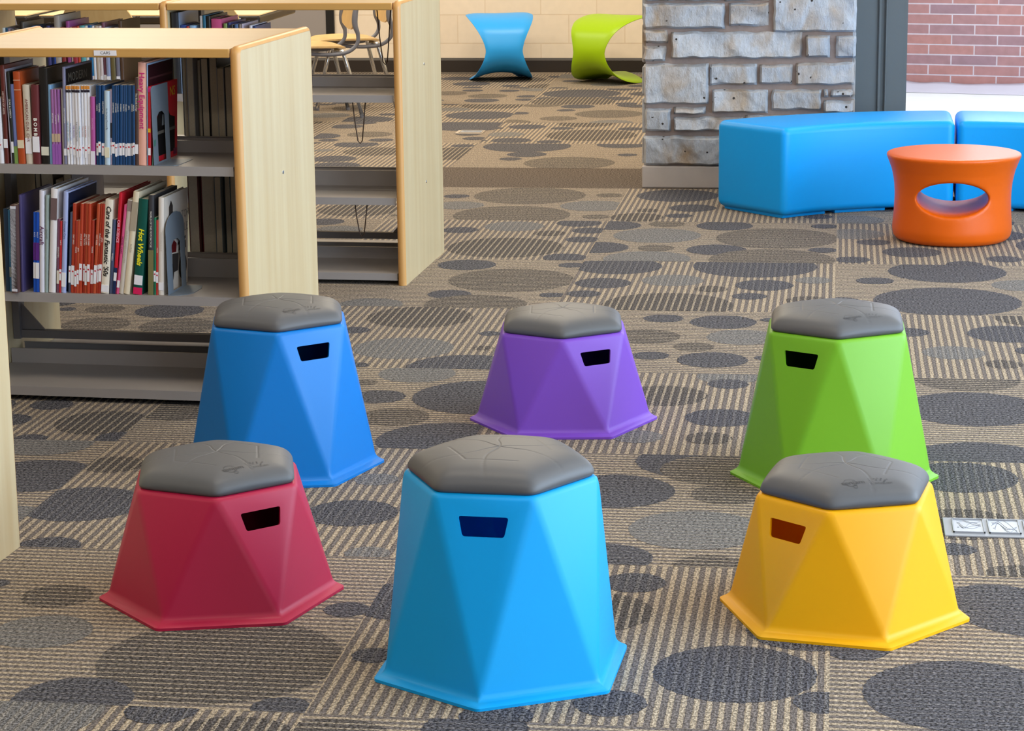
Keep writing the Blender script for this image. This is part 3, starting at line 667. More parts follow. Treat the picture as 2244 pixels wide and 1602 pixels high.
def bookcase(name, label, o, ang, h, bays, bolts=()):
    """double-faced bookcase; origin at its right front corner, -x along the length, +y into the depth"""
    c = thing(name, label, 'bookcase', o, ang, 'double-faced maple bookcases')
    for k in range(bays + 1):
        x1 = -k * PITCH; x0 = x1 - PT
        # bullnosed edge band running up the front, over the top and down the back
        bm = bmesh.new(); R = 0.028; path = [(0.0, 0.0)]
        prof = [(-0.0, 0.012), (0.0035, 0.0045), (0.010, 0.0), (PT - 0.010, 0.0), (PT - 0.0035, 0.0045), (PT, 0.012)]
        def outl(ins):
            q = [(ins, 0.0)]
            for s in range(7):
                a = math.pi - s * math.pi / 12; q.append((R + (R - ins) * math.cos(a), h - R + (R - ins) * math.sin(a)))
            for s in range(7):
                a = math.pi / 2 - s * math.pi / 12; q.append((DEP - R + (R - ins) * math.cos(a), h - R + (R - ins) * math.sin(a)))
            q.append((DEP - ins, 0.0)); return q
        pb = bmesh.new(); oo = outl(0.0125)
        A = [pb.verts.new((x0 + 0.0002, y, z)) for y, z in oo]; B_ = [pb.verts.new((x1 - 0.0002, y, z)) for y, z in oo]
        pb.faces.new(A); pb.faces.new(B_[::-1])
        for i in range(len(A)): pb.faces.new((A[i], B_[i], B_[(i + 1) % len(A)], A[(i + 1) % len(A)]))
        p = obj('side_panel', pb, M_MAPLE, c)
        rows = [[bm.verts.new((x0 + px, y, z)) for y, z in outl(ins)] for px, ins in prof]
        for a in range(len(rows) - 1):
            for b2 in range(len(rows[0]) - 1): bm.faces.new((rows[a][b2], rows[a][b2 + 1], rows[a + 1][b2 + 1], rows[a + 1][b2]))
        inn = [[bm.verts.new((x0 + px, y, z)) for y, z in outl(0.0125)] for px in (0.001, PT - 0.001)]
        for A, B_ in ((rows[0], inn[0]), (rows[-1], inn[1]), (inn[0], inn[1])):
            for b2 in range(len(A) - 1): bm.faces.new((A[b2], A[b2 + 1], B_[b2 + 1], B_[b2]))
        obj('edge_band', bm, M_EDGE, p, smooth=50)
        if k == 0:
            for by, bz in bolts:
                bm = bmesh.new(); bmesh.ops.create_cone(bm, cap_ends=True, segments=14, radius1=0.0065, radius2=0.0055, depth=0.002)
                b_ = obj('bolt', bm, M_BOLT, p); b_.location = (0.0003, by, bz); b_.rotation_euler = (0, math.pi / 2, 0)
    for k in range(bays):
        x1 = -k * PITCH - PT - 0.0006; x0 = -(k + 1) * PITCH + 0.0006
        bm = bmesh.new(); box(bm, x0, x1, 0.011, DEP - 0.011, h - 0.031, h - 0.0075)
        t = obj('top', bm, M_MAPLE_T, c)
        for ya, yb in ((0.004, 0.0125), (DEP - 0.0125, DEP - 0.004)):
            bm = bmesh.new(); box(bm, x0, x1, ya, yb, h - 0.033, h - 0.0072, 0.003, 2); obj('edge_band', bm, M_EDGE_T, t)
        for side in (0, 1):
            for zi, z in enumerate(SHELF_Z):
                bm = bmesh.new(); th = 0.0012
                ys = [0.016, 0.0172, 0.328, 0.3295]
                lip = 0.026; stop = (0.042, 0.096, 0.036)[zi] if zi == 1 else (0.045, 0, 0.036)[zi]
                if zi == 1: stop = 0.058
                box(bm, x0 + 0.004, x1 - 0.004, 0.016, 0.3295, z - 0.0015, z)
                box(bm, x0 + 0.004, x1 - 0.004, 0.016, 0.0175, z - lip, z - 0.0015)
                box(bm, x0 + 0.004, x1 - 0.004, 0.016, 0.030, z - lip - 0.0012, z - lip)
                box(bm, x0 + 0.004, x1 - 0.004, 0.3285, 0.330, z, z + stop)
                box(bm, x0 + 0.004, x1 - 0.004, 0.330, 0.338, z + stop - 0.0012, z + stop)
                if side:
                    bmesh.ops.transform(bm, matrix=Matrix.Translation((x0 + x1, DEP, 0)) @ Matrix.Rotation(math.pi, 4, 'Z'), verts=bm.verts[:])
                obj('shelf', bm, M_STEEL, c)
        bm = bmesh.new(); m = DEP / 2
        for xa in (x0 + 0.001, x1 - 0.023): box(bm, xa, xa + 0.022, m - 0.022, m + 0.022, 0.112, h - 0.034)
        box(bm, x0 + 0.023, x1 - 0.023, m - 0.012, m + 0.012, 0.114, 0.139)
        fr = obj('steel_frame', bm, M_STEEL_D, c)
        bm = bmesh.new(); prism(bm, [(x0 + 0.0235, 0.222), (x0 + 0.0235, 0.1395), (x0 + 0.098, 0.1395)], m - 0.003, m + 0.003); obj('gusset', bm, M_STEEL_D, fr)
        bm = bmesh.new(); prism(bm, [(x1 - 0.0235, 0.222), (x1 - 0.0235, 0.1395), (x1 - 0.098, 0.1395)], m - 0.003, m + 0.003)
        obj('gusset', bm, M_STEEL_D, fr)
    return c
BO, BA, BH = Vector((-1.683, 6.428, 0)), math.radians(-2.765), 1.057
CO, CA, CH = Vector((-1.589, 8.392, 0)), math.radians(-1.417), 1.056
near = bookcase('bookcase', 'nearer maple bookcase with packed book shelves and a small white sign on its top edge', BO, BA, BH, 1, ((0.40, 0.645),))
far = bookcase('bookcase', 'farther maple bookcase standing behind the one with the small sign, its right bay empty below', CO, CA, CH, 2, ((0.42, 0.79), (0.42, 0.335)))
AO = Matrix.Rotation(BA, 3, 'Z') @ Vector((0, DEP, 0))
edge = bookcase('bookcase', 'end panel of a maple bookcase cut off by the left edge of the photo', Vector((-1.894, 5.05, 0)) - AO, BA, BH, 1)
# small sign on the near bookcase
bm = bmesh.new(); box(bm, -0.4335, -0.3660, 0.0015, 0.0036, 1.0295, 1.0445)
sg = obj('shelf_sign', bm, M_WHITE, near)
t = text_mesh('CARS', 0.0125); t.transform(Matrix.Rotation(math.pi / 2, 4, 'X')); t.transform(Matrix.Translation((-0.399, 0.0011, 1.037)))
link('lettering', t, M_INK, sg)

# ================================================================== BOOKS
M_PAGES = plain('page_block', (214, 204, 184), 0.8, vary=0.12, scale=220)
M_REDDOT = plain('red_dot', (190, 20, 50), 0.6)
BM = {}
def cmat(rgb):
    k = 'cover_%02x%02x%02x' % rgb
    return plain(k, rgb, 0.36, spec=0.5)
def frame(o, a, u, v, z, lean=0.0, w=0.0):
    M = Matrix.Translation(o) @ Matrix.Rotation(a, 4, 'Z') @ Matrix.Translation((u, v, z))
    if lean > 0: M = M @ Matrix.Translation((w, 0, 0)) @ Matrix.Rotation(math.atan(lean), 4, 'Y') @ Matrix.Translation((-w, 0, 0))
    elif lean < 0: M = M @ Matrix.Rotation(math.atan(lean), 4, 'Y')
    return M
def book(M, w, h, d, rgb, label, group=None, hard=None, tag_z=None, dots=False, title=None, tcol=(240, 238, 230), tsize=None, tz=0.5, bands=(), tag_col=None, back=False, cover=None, bold=0.0, shear=0.0):
    """spine at y=0, x across the spine, z up; cover, page block, call-number label and title are separate"""
    bm = bmesh.new(); t = min(0.0022 if hard else 0.0008, w * 0.18)
    box(bm, 0, t, 0.0, d, 0, h); box(bm, w - t, w, 0.0, d, 0, h)
    # slightly rounded spine
    n = 6; b = min(0.18 * w, 0.003); prev = None
    for k in range(n + 1):
        s = k / n; x = s * w; y = -b * (1 - (2 * s - 1) ** 2)
        cur = [bm.verts.new((x, y, 0)), bm.verts.new((x, y, h)), bm.verts.new((x, t + 0.0004, h)), bm.verts.new((x, t + 0.0004, 0))]
        if prev:
            for a in range(4): bm.faces.new((prev[a], prev[(a + 1) % 4], cur[(a + 1) % 4], cur[a]))
        else: bm.faces.new(cur[::-1])
        prev = cur
    bm.faces.new(prev)
    o = obj('book', bm, cmat(rgb)); o.matrix_world = M
    tag(o, label, 'book', group)
    ins = 0.003 if hard else 0.0006
    bm = bmesh.new(); box(bm, t, w - t, t + 0.0006, d - ins, ins, h - ins)
    obj('page_block', bm, M_PAGES, o)
    if back: return o
    yf = -b - 0.0003
    for z0, z1, c in bands:
        bm = bmesh.new(); box(bm, w * 0.03, w * 0.97, yf - 0.0002, -b * 0.15, z0 * h, z1 * h); obj('spine_band', bm, cmat(c), o)
    if tag_z:
        bm = bmesh.new(); box(bm, w * 0.06, w * 0.94, yf - 0.0004, -b * 0.12, tag_z[0] * h, tag_z[1] * h)
        q = obj('call_label', bm, cmat(tag_col) if tag_col else M_WHITE, o)
        if dots:
            bm = bmesh.new(); bmesh.ops.create_circle(bm, cap_ends=True, segments=12, radius=min(0.0027, w * 0.36))
            bmesh.ops.rotate(bm, verts=bm.verts[:], matrix=Matrix.Rotation(math.pi / 2, 3, 'X')); bmesh.ops.translate(bm, verts=bm.verts[:], vec=(w / 2, yf - 0.0006, (tag_z[0] * 0.3 + tag_z[1] * 0.7) * h))
            obj('red_dot', bm, M_REDDOT, q)
    if title:
        sz = tsize or w * 0.75
        t_ = text_mesh(title, sz, offset=bold * sz, shear=shear)
        R = Matrix(((0, 1, 0, w / 2), (0, 0, -1, yf - 0.0007), (-1, 0, 0, tz * h), (0, 0, 0, 1)))
        t_.transform(R); link('title', t_, cmat(tcol), o)
    return o
def fix(rows):
    """stop neighbours from leaning through one another"""
    rows = [list(r) for r in rows]
    for i in range(len(rows) - 2, -1, -1):
        a, b = rows[i], rows[i + 1]
        a[1] = min(a[1], b[0] - a[0] - 0.0002)
        hm = min(a[2], b[2])
        if a[3] > 0: a[1] = a[1] / math.sqrt(1 + a[3] ** 2)
        a[3] = min(a[3], (b[0] + b[3] * hm - a[0] - a[1] - 0.0003) / hm)
    return rows
UP = fix([(-0.7546, 0.0171, 0.1916, -0.005),(-0.7361, 0.0128, 0.2871, 0.013),(-0.7163, 0.0043, 0.2753, -0.016),(-0.7127, 0.0078, 0.2687, 0.0),
 (-0.7049, 0.0113, 0.2318, 0.011),(-0.6921, 0.0213, 0.2688, -0.008),(-0.6695, 0.0212, 0.2307, 0.004),(-0.6468, 0.0226, 0.2308, 0.028),
 (-0.6228, 0.0254, 0.2785, 0.027),(-0.596, 0.0085, 0.2312, 0.038),(-0.5861, 0.0085, 0.218, 0.024),(-0.577, 0.0077, 0.2181, 0.026),
 (-0.5692, 0.0084, 0.2182, 0.029),(-0.5565, 0.0042, 0.2196, 0.029),(-0.5523, 0.0098, 0.2829, 0.04),(-0.5418, 0.0077, 0.2289, 0.03),
 (-0.5326, 0.007, 0.229, 0.029),(-0.5249, 0.0091, 0.229, 0.029),(-0.513, 0.0084, 0.2291, 0.02),(-0.5045, 0.0084, 0.2292, 0.022),
 (-0.4961, 0.0063, 0.2292, 0.031),(-0.4891, 0.0091, 0.2293, 0.04),(-0.48, 0.0098, 0.2294, 0.034),(-0.4695, 0.0134, 0.1978, 0.042),
 (-0.4527, 0.007, 0.2309, 0.041),(-0.4457, 0.0084, 0.2309, 0.045),(-0.4373, 0.0098, 0.231, 0.051),(-0.4261, 0.0154, 0.2153, 0.043),
 (-0.4101, 0.0049, 0.2193, 0.046),(-0.4052, 0.0098, 0.2312, 0.049),(-0.3947, 0.0063, 0.2313, 0.046),(-0.3884, 0.0035, 0.2313, 0.049),
 (-0.385, 0.0098, 0.2314, 0.064),(-0.3745, 0.007, 0.2314, 0.06),(-0.3655, 0.0056, 0.2315, 0.063),(-0.3599, 0.0118, 0.2315, 0.063),
 (-0.3467, 0.0063, 0.2316, 0.047),(-0.3404, 0.0063, 0.2316, 0.056),(-0.3342, 0.0097, 0.254, 0.069),(-0.3236, 0.0228, 0.2972, 0.063),
 (-0.3001, 0.0042, 0.2934, 0.053),(-0.2953, 0.0083, 0.228, 0.049),(-0.287, 0.0042, 0.074, 0.058)])
UP[14][1] *= 0.86; UP[40][1] *= 0.8; UP[39][3], UP[40][3], UP[41][3] = 0.042, 0.044, 0.046
UP = fix(UP)
LOW = fix([(-0.7573, 0.0144, 0.2471, 0.026),(-0.7429, 0.0129, 0.2446, 0.031),(-0.7271, 0.0172, 0.2626, 0.049),(-0.7084, 0.0086, 0.2899, 0.035),
 (-0.6711, 0.0086, 0.2392, 0.059),(-0.6625, 0.0115, 0.2393, 0.06),(-0.6496, 0.015, 0.3045, 0.057),(-0.6345, 0.0106, 0.2912, 0.068),
 (-0.6214, 0.0204, 0.3104, 0.082),(-0.5982, 0.0086, 0.2202, 0.077),(-0.5896, 0.0066, 0.2149, 0.073),(-0.5825, 0.0143, 0.3029, 0.082),
 (-0.5625, 0.0071, 0.2411, 0.082),(-0.5547, 0.0107, 0.267, 0.106),(-0.5426, 0.0071, 0.2171, 0.091),(-0.5355, 0.0071, 0.2173, 0.094),
 (-0.5283, 0.0094, 0.2674, 0.092),(-0.5177, 0.0064, 0.2675, 0.081),(-0.5113, 0.0077, 0.2677, 0.094),(-0.5028, 0.0085, 0.2678, 0.093),
 (-0.4942, 0.0094, 0.2179, 0.073),(-0.4849, 0.0091, 0.2682, 0.105),(-0.4758, 0.0057, 0.2683, 0.108),(-0.4701, 0.0085, 0.2684, 0.113),
 (-0.4602, 0.0241, 0.2808, 0.125),(-0.4347, 0.0099, 0.2218, 0.099),(-0.4241, 0.0099, 0.3028, 0.12),(-0.4135, 0.0085, 0.2682, 0.147),
 (-0.4042, 0.014, 0.2831, 0.149),(-0.3895, 0.0183, 0.3075, 0.151),(-0.3599, 0.0282, 0.2839, 0.154),(-0.3135, 0.0163, 0.2951, 0.104),
 (-0.2972, 0.007, 0.2295, 0.082),(-0.2901, 0.007, 0.2215, 0.071),(-0.282, 0.0163, 0.2886, 0.047)])
FAR = fix([(-1.5442, 0.0127, 0.2437, 0),(-1.5315, 0.0109, 0.2437, 0),(-1.5206, 0.0127, 0.242, 0),(-1.508, 0.0126, 0.2403, 0),
 (-1.4935, 0.0144, 0.242, 0),(-1.4755, 0.0126, 0.2676, 0),(-1.4628, 0.009, 0.2659, 0),(-1.4538, 0.0144, 0.2437, 0),
 (-1.4394, 0.0126, 0.2437, 0),(-1.4268, 0.0162, 0.2506, 0),(-1.4106, 0.0198, 0.2506, 0),(-1.389, 0.0198, 0.2472, 0),
 (-1.3674, 0.0126, 0.2523, 0),(-1.3548, 0.0108, 0.2472, 0),(-1.344, 0.009, 0.2472, 0),(-1.335, 0.0215, 0.2914, 0),
 (-1.3117, 0.0144, 0.2472, 0),(-1.292, 0.0143, 0.2693, 0),(-1.2758, 0.0072, 0.2472, 0),(-1.2669, 0.0179, 0.2489, 0),
 (-1.2472, 0.0089, 0.2506, 0),(-1.2364, 0.0197, 0.2523, 0),(-1.2168, 0.0107, 0.2523, 0),(-1.206, 0.0107, 0.254, 0),
 (-1.1953, 0.0089, 0.2523, 0),(-1.1864, 0.0089, 0.2523, 0),(-1.1757, 0.0125, 0.2523, 0),(-1.1632, 0.0107, 0.2523, 0),
 (-1.1516, 0.0116, 0.2642, 0),(-1.1382, 0.016, 0.2473, 0),(-1.1204, 0.0178, 0.2439, 0),(-1.1008, 0.016, 0.2473, 0),
 (-1.083, 0.0125, 0.271, 0),(-0.8774, 0.0247, 0.3013, 0),(-0.8518, 0.0044, 0.3013, 0),(-0.8456, 0.0229, 0.2541, 0),
 (-0.8192, 0.0097, 0.2508, 0),(-0.8069, 0.0229, 0.2541, 0),(-0.7681, 0.0105, 0.2895, 0),(-0.7558, 0.0105, 0.2911, 0),
 (-0.7435, 0.0158, 0.2878, 0),(-0.7242, 0.0386, 0.2777, 0),(-0.6786, 0.014, 0.2609, 0),(-0.6628, 0.0105, 0.2642, 0),
 (-0.6506, 0.0105, 0.2559, 0),(-0.6366, 0.014, 0.2575, 0),(-0.6191, 0.0087, 0.2575, 0),(-0.6095, 0.0061, 0.2592, 0),
 (-0.5789, 0.0105, 0.2542, 0),(-0.5667, 0.014, 0.2508, 0)])
WS = dict(group='white series paperbacks on the upper shelf', tag_z=(0.10, 0.235), dots=True, bands=((0.955, 0.995, (214, 140, 60)), (0.915, 0.945, (40, 34, 50))))
NS = dict(group='navy series paperbacks on the upper shelf', tag_z=(0.13, 0.28), dots=True)
RS = dict(group='brick red series paperbacks on the lower shelf', tag_z=(0.12, 0.32), dots=True)
WTI = ['THE STORY OF CARS', 'THE SPORTS CARS', 'THE TRUCKS', 'THE MOTORCYCLES', 'THE TRAINS', 'TRACTORS', 'THE RACERS', 'THE TANKS']
NTI = ['TANKS', 'FIGHTERS', 'HELICOPTERS', 'SUBMARINES', 'SPY PLANES', 'WARSHIPS', 'BOMBERS', 'ROBOTS', 'CRUISERS', 'JEEPS', 'CARRIERS', 'ARMOR', 'RADAR']
U_SPEC = [
 dict(rgb=(222, 222, 230), label='white book with a red dot, at the very left of the upper shelf', tag_z=(.2, .3), dots=True),
 dict(rgb=(92, 36, 30), hard=1, label='tall maroon hardback with a white call label, left on the upper shelf', tag_z=(.16, .25), title='HISTORY OF ARMS', tsize=.008, tz=.62, tcol=(220, 200, 190)),
 dict(rgb=(150, 148, 164), label='thin lilac-grey book between the maroon hardback and the black dotted-title book'),
 dict(rgb=(34, 36, 32), hard=1, label='black book with a dotted white title, left part of the upper shelf', tag_z=(.12, .24), title='GUNS & AMERICA', tsize=.007, tz=.6),
 dict(rgb=(108, 120, 176), label='blue-lilac book with a green foot, touching the tall rust orange hardback', bands=((.0, .22, (120, 150, 80)),)),
 dict(rgb=(172, 72, 30), hard=1, label='tall rust orange hardback with a cream call label on the upper shelf', tag_z=(.17, .26), tag_col=(222, 206, 176), bands=((.905, .912, (226, 190, 160)), (.80, .806, (226, 190, 160)))),
 dict(rgb=(208, 198, 182), hard=1, label='cream book titled AMERICAN GUN in red on its spine', title='AMERICAN GUN  CHR', tsize=.0125, tz=.55, tcol=(120, 40, 40), tag_z=(.13, .33)),
 dict(rgb=(100, 42, 46), hard=1, label='brown-red book titled BOMB in large white letters', title='B O M B', tsize=.0145, bold=0.03, tz=.47, tag_z=(.15, .35)),
 dict(rgb=(26, 23, 21), hard=1, label='tall thick black hardback with a cream label low on its spine', tag_z=(.09, .18), tag_col=(216, 212, 196)),
 dict(rgb=(122, 164, 204), label='thin light blue book right of the thick black hardback'),
 dict(rgb=(150, 96, 150), label='first of three purple paperbacks with a tan band', bands=((.30, .41, (190, 166, 140)), (.0, .27, (150, 90, 170))), title='MUSTANG', tsize=.006, tz=.62),
 dict(rgb=(156, 100, 156), label='middle one of three purple paperbacks with a tan band', bands=((.30, .41, (190, 166, 140)), (.0, .27, (150, 90, 170))), title='CORVETTE', tsize=.0055, tz=.6),
 dict(rgb=(140, 86, 146), label='last of three purple paperbacks with a tan band', bands=((.30, .41, (190, 166, 140)), (.0, .27, (150, 90, 170))), title='CAMARO', tsize=.006, tz=.62),
 dict(rgb=(140, 130, 120), label='thin grey-tan book just left of the tall lilac-spined black book'),
 dict(rgb=(128, 128, 158), hard=1, label='tall lilac-spined book whose black cover reads MODERN', tag_z=(.09, .16), title='ENCYCLOPEDIA', tsize=.006, tz=.5, cover=('MODERN', 'WEAPONS')),
] + [dict(rgb=(226, 226, 234), label='white paperback with an orange head band, %s from the left in the white run' % ORD[i + 1], title=WTI[i], tsize=.0062, tz=.42, tcol=[(40, 150, 190), (40, 100, 170), (120, 90, 180), (60, 50, 60), (40, 150, 170), (200, 140, 120), (170, 80, 40), (210, 200, 200)][i], **WS) for i in range(8)] + [
 dict(rgb=(176, 82, 152), label='magenta book in a white frame between the white run and the navy run', bands=((.0, .2, (226, 222, 232)),), title='MACHINES', tsize=.007, tz=.6, tcol=(214, 160, 200)),
 dict(rgb=(22, 66, 112), label='first navy paperback right of the magenta book', title=NTI[0], tsize=.006, tz=.72, **NS),
 dict(rgb=(20, 62, 108), label='second navy paperback right of the magenta book', title=NTI[1], tsize=.006, tz=.72, **NS),
 dict(rgb=(24, 68, 116), label='third navy paperback right of the magenta book, touching a pale blue book', title=NTI[2], tsize=.006, tz=.72, **NS),
 dict(rgb=(184, 204, 220), label='pale blue book between the two runs of navy paperbacks', title='As the Jeep Drove By', tsize=.0072, tz=.62, tcol=(60, 70, 90), tag_z=(.1, .24), tag_col=(224, 216, 190)),
 dict(rgb=(186, 166, 188), label='thin lilac book with black patches right of the pale blue book', bands=((.36, .56, (44, 40, 46)),), tag_z=(.13, .3), dots=True),
] + [dict(rgb=((21, 64, 110), (18, 58, 102), (26, 70, 118))[i % 3], label='navy paperback, %s from the left in the longer navy run' % ORD[i + 1], title=NTI[3 + i], tsize=.0052, tz=.72, **NS) for i in range(9)] + [
 dict(rgb=(72, 52, 46), label='dark brown book leaning on the tall peach one', title='The Beastly Lodge', tsize=.007, tz=.72, tag_z=(.13, .24)),
 dict(rgb=(226, 168, 150), hard=1, label='tall peach book titled Heavy Equipment in magenta', title='Heavy Equipment', tsize=.023, tz=.63, bold=0.015, tcol=(196, 40, 120)),
 dict(rgb=(150, 182, 218), label='thin pale blue book squeezed between the peach and the red book', cover=('', 'maroon')),
 dict(rgb=(192, 22, 42), hard=1, label='red picture book with a truck on its cover behind the grey bookend', tag_z=(.13, .22), bands=((.93, .985, (190, 30, 110)), (.42, .47, (230, 180, 40))), cover=('', 'NS')),
 dict(rgb=(70, 120, 110), lean0=1, label='small teal booklet in front of the red picture book'),
]
L_SPEC = [
 dict(rgb=(28, 58, 88), hard=1, label='dark navy book at the very left of the lower shelf'),
 dict(rgb=(44, 108, 152), label='teal blue book left of the plastic-covered book', title='SPEEDBOATS', tsize=.007, tz=.45, tcol=(150, 200, 220), tag_z=(.18, .3), tag_col=(150, 160, 160)),
 dict(rgb=(98, 72, 66), hard=1, label='brown book in a clear plastic cover, sticking out over the shelf edge', v=0.004, bands=((.02, .99, (216, 214, 222)), (.05, .96, (70, 50, 46)))),
 dict(rgb=(74, 66, 112), hard=1, label='tall purple-blue book behind the plastic-covered one'),
 dict(rgb=(22, 84, 192), label='left one of two bright blue paperbacks on the lower shelf', tag_z=(.17, .37), bands=((.40, .62, (90, 40, 130)),), title='RACE', tsize=.006, tz=.72),
 dict(rgb=(20, 78, 186), label='right one of two bright blue paperbacks on the lower shelf', tag_z=(.17, .37), bands=((.40, .62, (90, 40, 130)),), title='RALLY', tsize=.006, tz=.72),
 dict(rgb=(218, 216, 228), hard=1, label='white book titled Aircraft in dark plum letters', title='Aircraft', tsize=.018, bold=0.012, tz=.56, tcol=(90, 30, 80)),
 dict(rgb=(150, 166, 164), hard=1, label='grey-green book right of the white Aircraft book', title='ENGINES', tsize=.007, tz=.6, tcol=(100, 110, 112)),
 dict(rgb=(228, 224, 226), hard=1, label='tallest white book on the lower shelf, with a dark bar near its top', bands=((.70, .91, (110, 90, 90)),), cover=('', '')),
 dict(rgb=(124, 78, 104), label='mauve paperback between the tallest white book and a thin red one', title='DRAGSTERS', tsize=.006, tz=.55, tag_z=(.12, .3), tag_col=(226, 220, 206)),
 dict(rgb=(184, 42, 46), label='thin red paperback just left of the lilac book', tag_z=(.2, .34), dots=True, title='KARTS', tsize=.005, tz=.7),
 dict(rgb=(166, 178, 224), hard=1, label='lilac-blue book titled Concept Cars', cover=('', 'blue'), title='Concept Cars', tsize=.0095, tz=.62, tcol=(60, 60, 120), tag_z=(.06, .2)),
 dict(rgb=(70, 78, 100), label='thin blue-black book at the left of the brick red run', tag_z=(.14, .34), dots=True),
] + [dict(rgb=((178, 62, 36), (168, 52, 34), (182, 76, 44))[i % 3], label='brick red paperback, %s from the left in the red run' % ORD[i + 1],
          title=['DIRT BIKES', 'TANKS', 'JETS', 'STOCK CARS', 'FIRE TRUCKS', 'RACE CARS', 'SPACE CARS', 'TRAINS', 'HOT RODS', 'MUSCLE CARS', 'ATVS'][i], tsize=.006, tz=.6, **RS) for i in range(11)] + [
 dict(rgb=(230, 220, 204), hard=1, label="cream book titled Cars of the Fantastic '50s in bold black", title="Cars of the Fantastic '50s", tsize=.0205, tz=.56, tcol=(24, 22, 24), tag_z=(.015, .09), shear=0.25, bold=0.022),
 dict(rgb=(74, 84, 116), label='thin slate blue book right of the cream Fantastic book', title='WHEELS', tsize=.006, tz=.5),
 dict(rgb=(198, 26, 46), hard=1, label='tall red book titled CAR SCIENCE', title='CAR SCIENCE', tsize=.011, bold=0.02, tz=.62, tcol=(240, 170, 190), bands=((.0, .26, (24, 44, 84)),), tag_z=(.13, .21)),
 dict(rgb=(218, 88, 138), label='pink book titled MODEL CARS leaning on a cream one', title='MODEL CARS', tsize=.0085, tz=.55, tcol=(90, 30, 70), tag_z=(.07, .15)),
 dict(rgb=(204, 194, 182), hard=1, label='cream-grey book right of the pink one', title='CLASSIC AMERICAN CARS', tsize=.0082, tz=.5, tcol=(170, 158, 148), bands=((.88, .99, (140, 124, 118)),)),
 dict(rgb=(224, 210, 184), hard=1, label='tall ivory book leaning against the dark green one', bands=((.62, .9, (170, 156, 136)),), title='AUTOS', tsize=.008, tz=.45, tcol=(150, 140, 130)),
 dict(rgb=(4, 78, 68), hard=1, label='thick dark green book titled Hot Wheels in yellow', title='Hot Wheels', tsize=.022, tz=.5, bold=0.03, shear=0.2, tcol=(232, 222, 40), bands=((.0, .07, (214, 30, 90)),), tag_z=(.10, .20)),
 dict(rgb=(58, 58, 62), label='black book with a yellow edge and small white lettering', title='WORLD OF THE MOTORCYCLE', tsize=.0075, tz=.66, bands=((.0, .45, (120, 116, 76)),)),
 dict(rgb=(32, 112, 82), label='short thin green book between black and red ones', tag_z=(.15, .3), dots=True),
 dict(rgb=(192, 62, 56), label='short thin red book beside the cream motorcycle book', title='MOTO', tsize=.005, tz=.6, tag_z=(.15, .3), dots=True),
 dict(rgb=(220, 212, 204), hard=1, label='cream book with a motorcycle on its cover behind the round-topped bookend', title='MOTORCYCLE', tsize=.0085, tz=.55, tcol=(196, 186, 176), tag_z=(.05, .13), cover=('MOTOR', 'CYCLE')),
]
rb = random.Random(11)
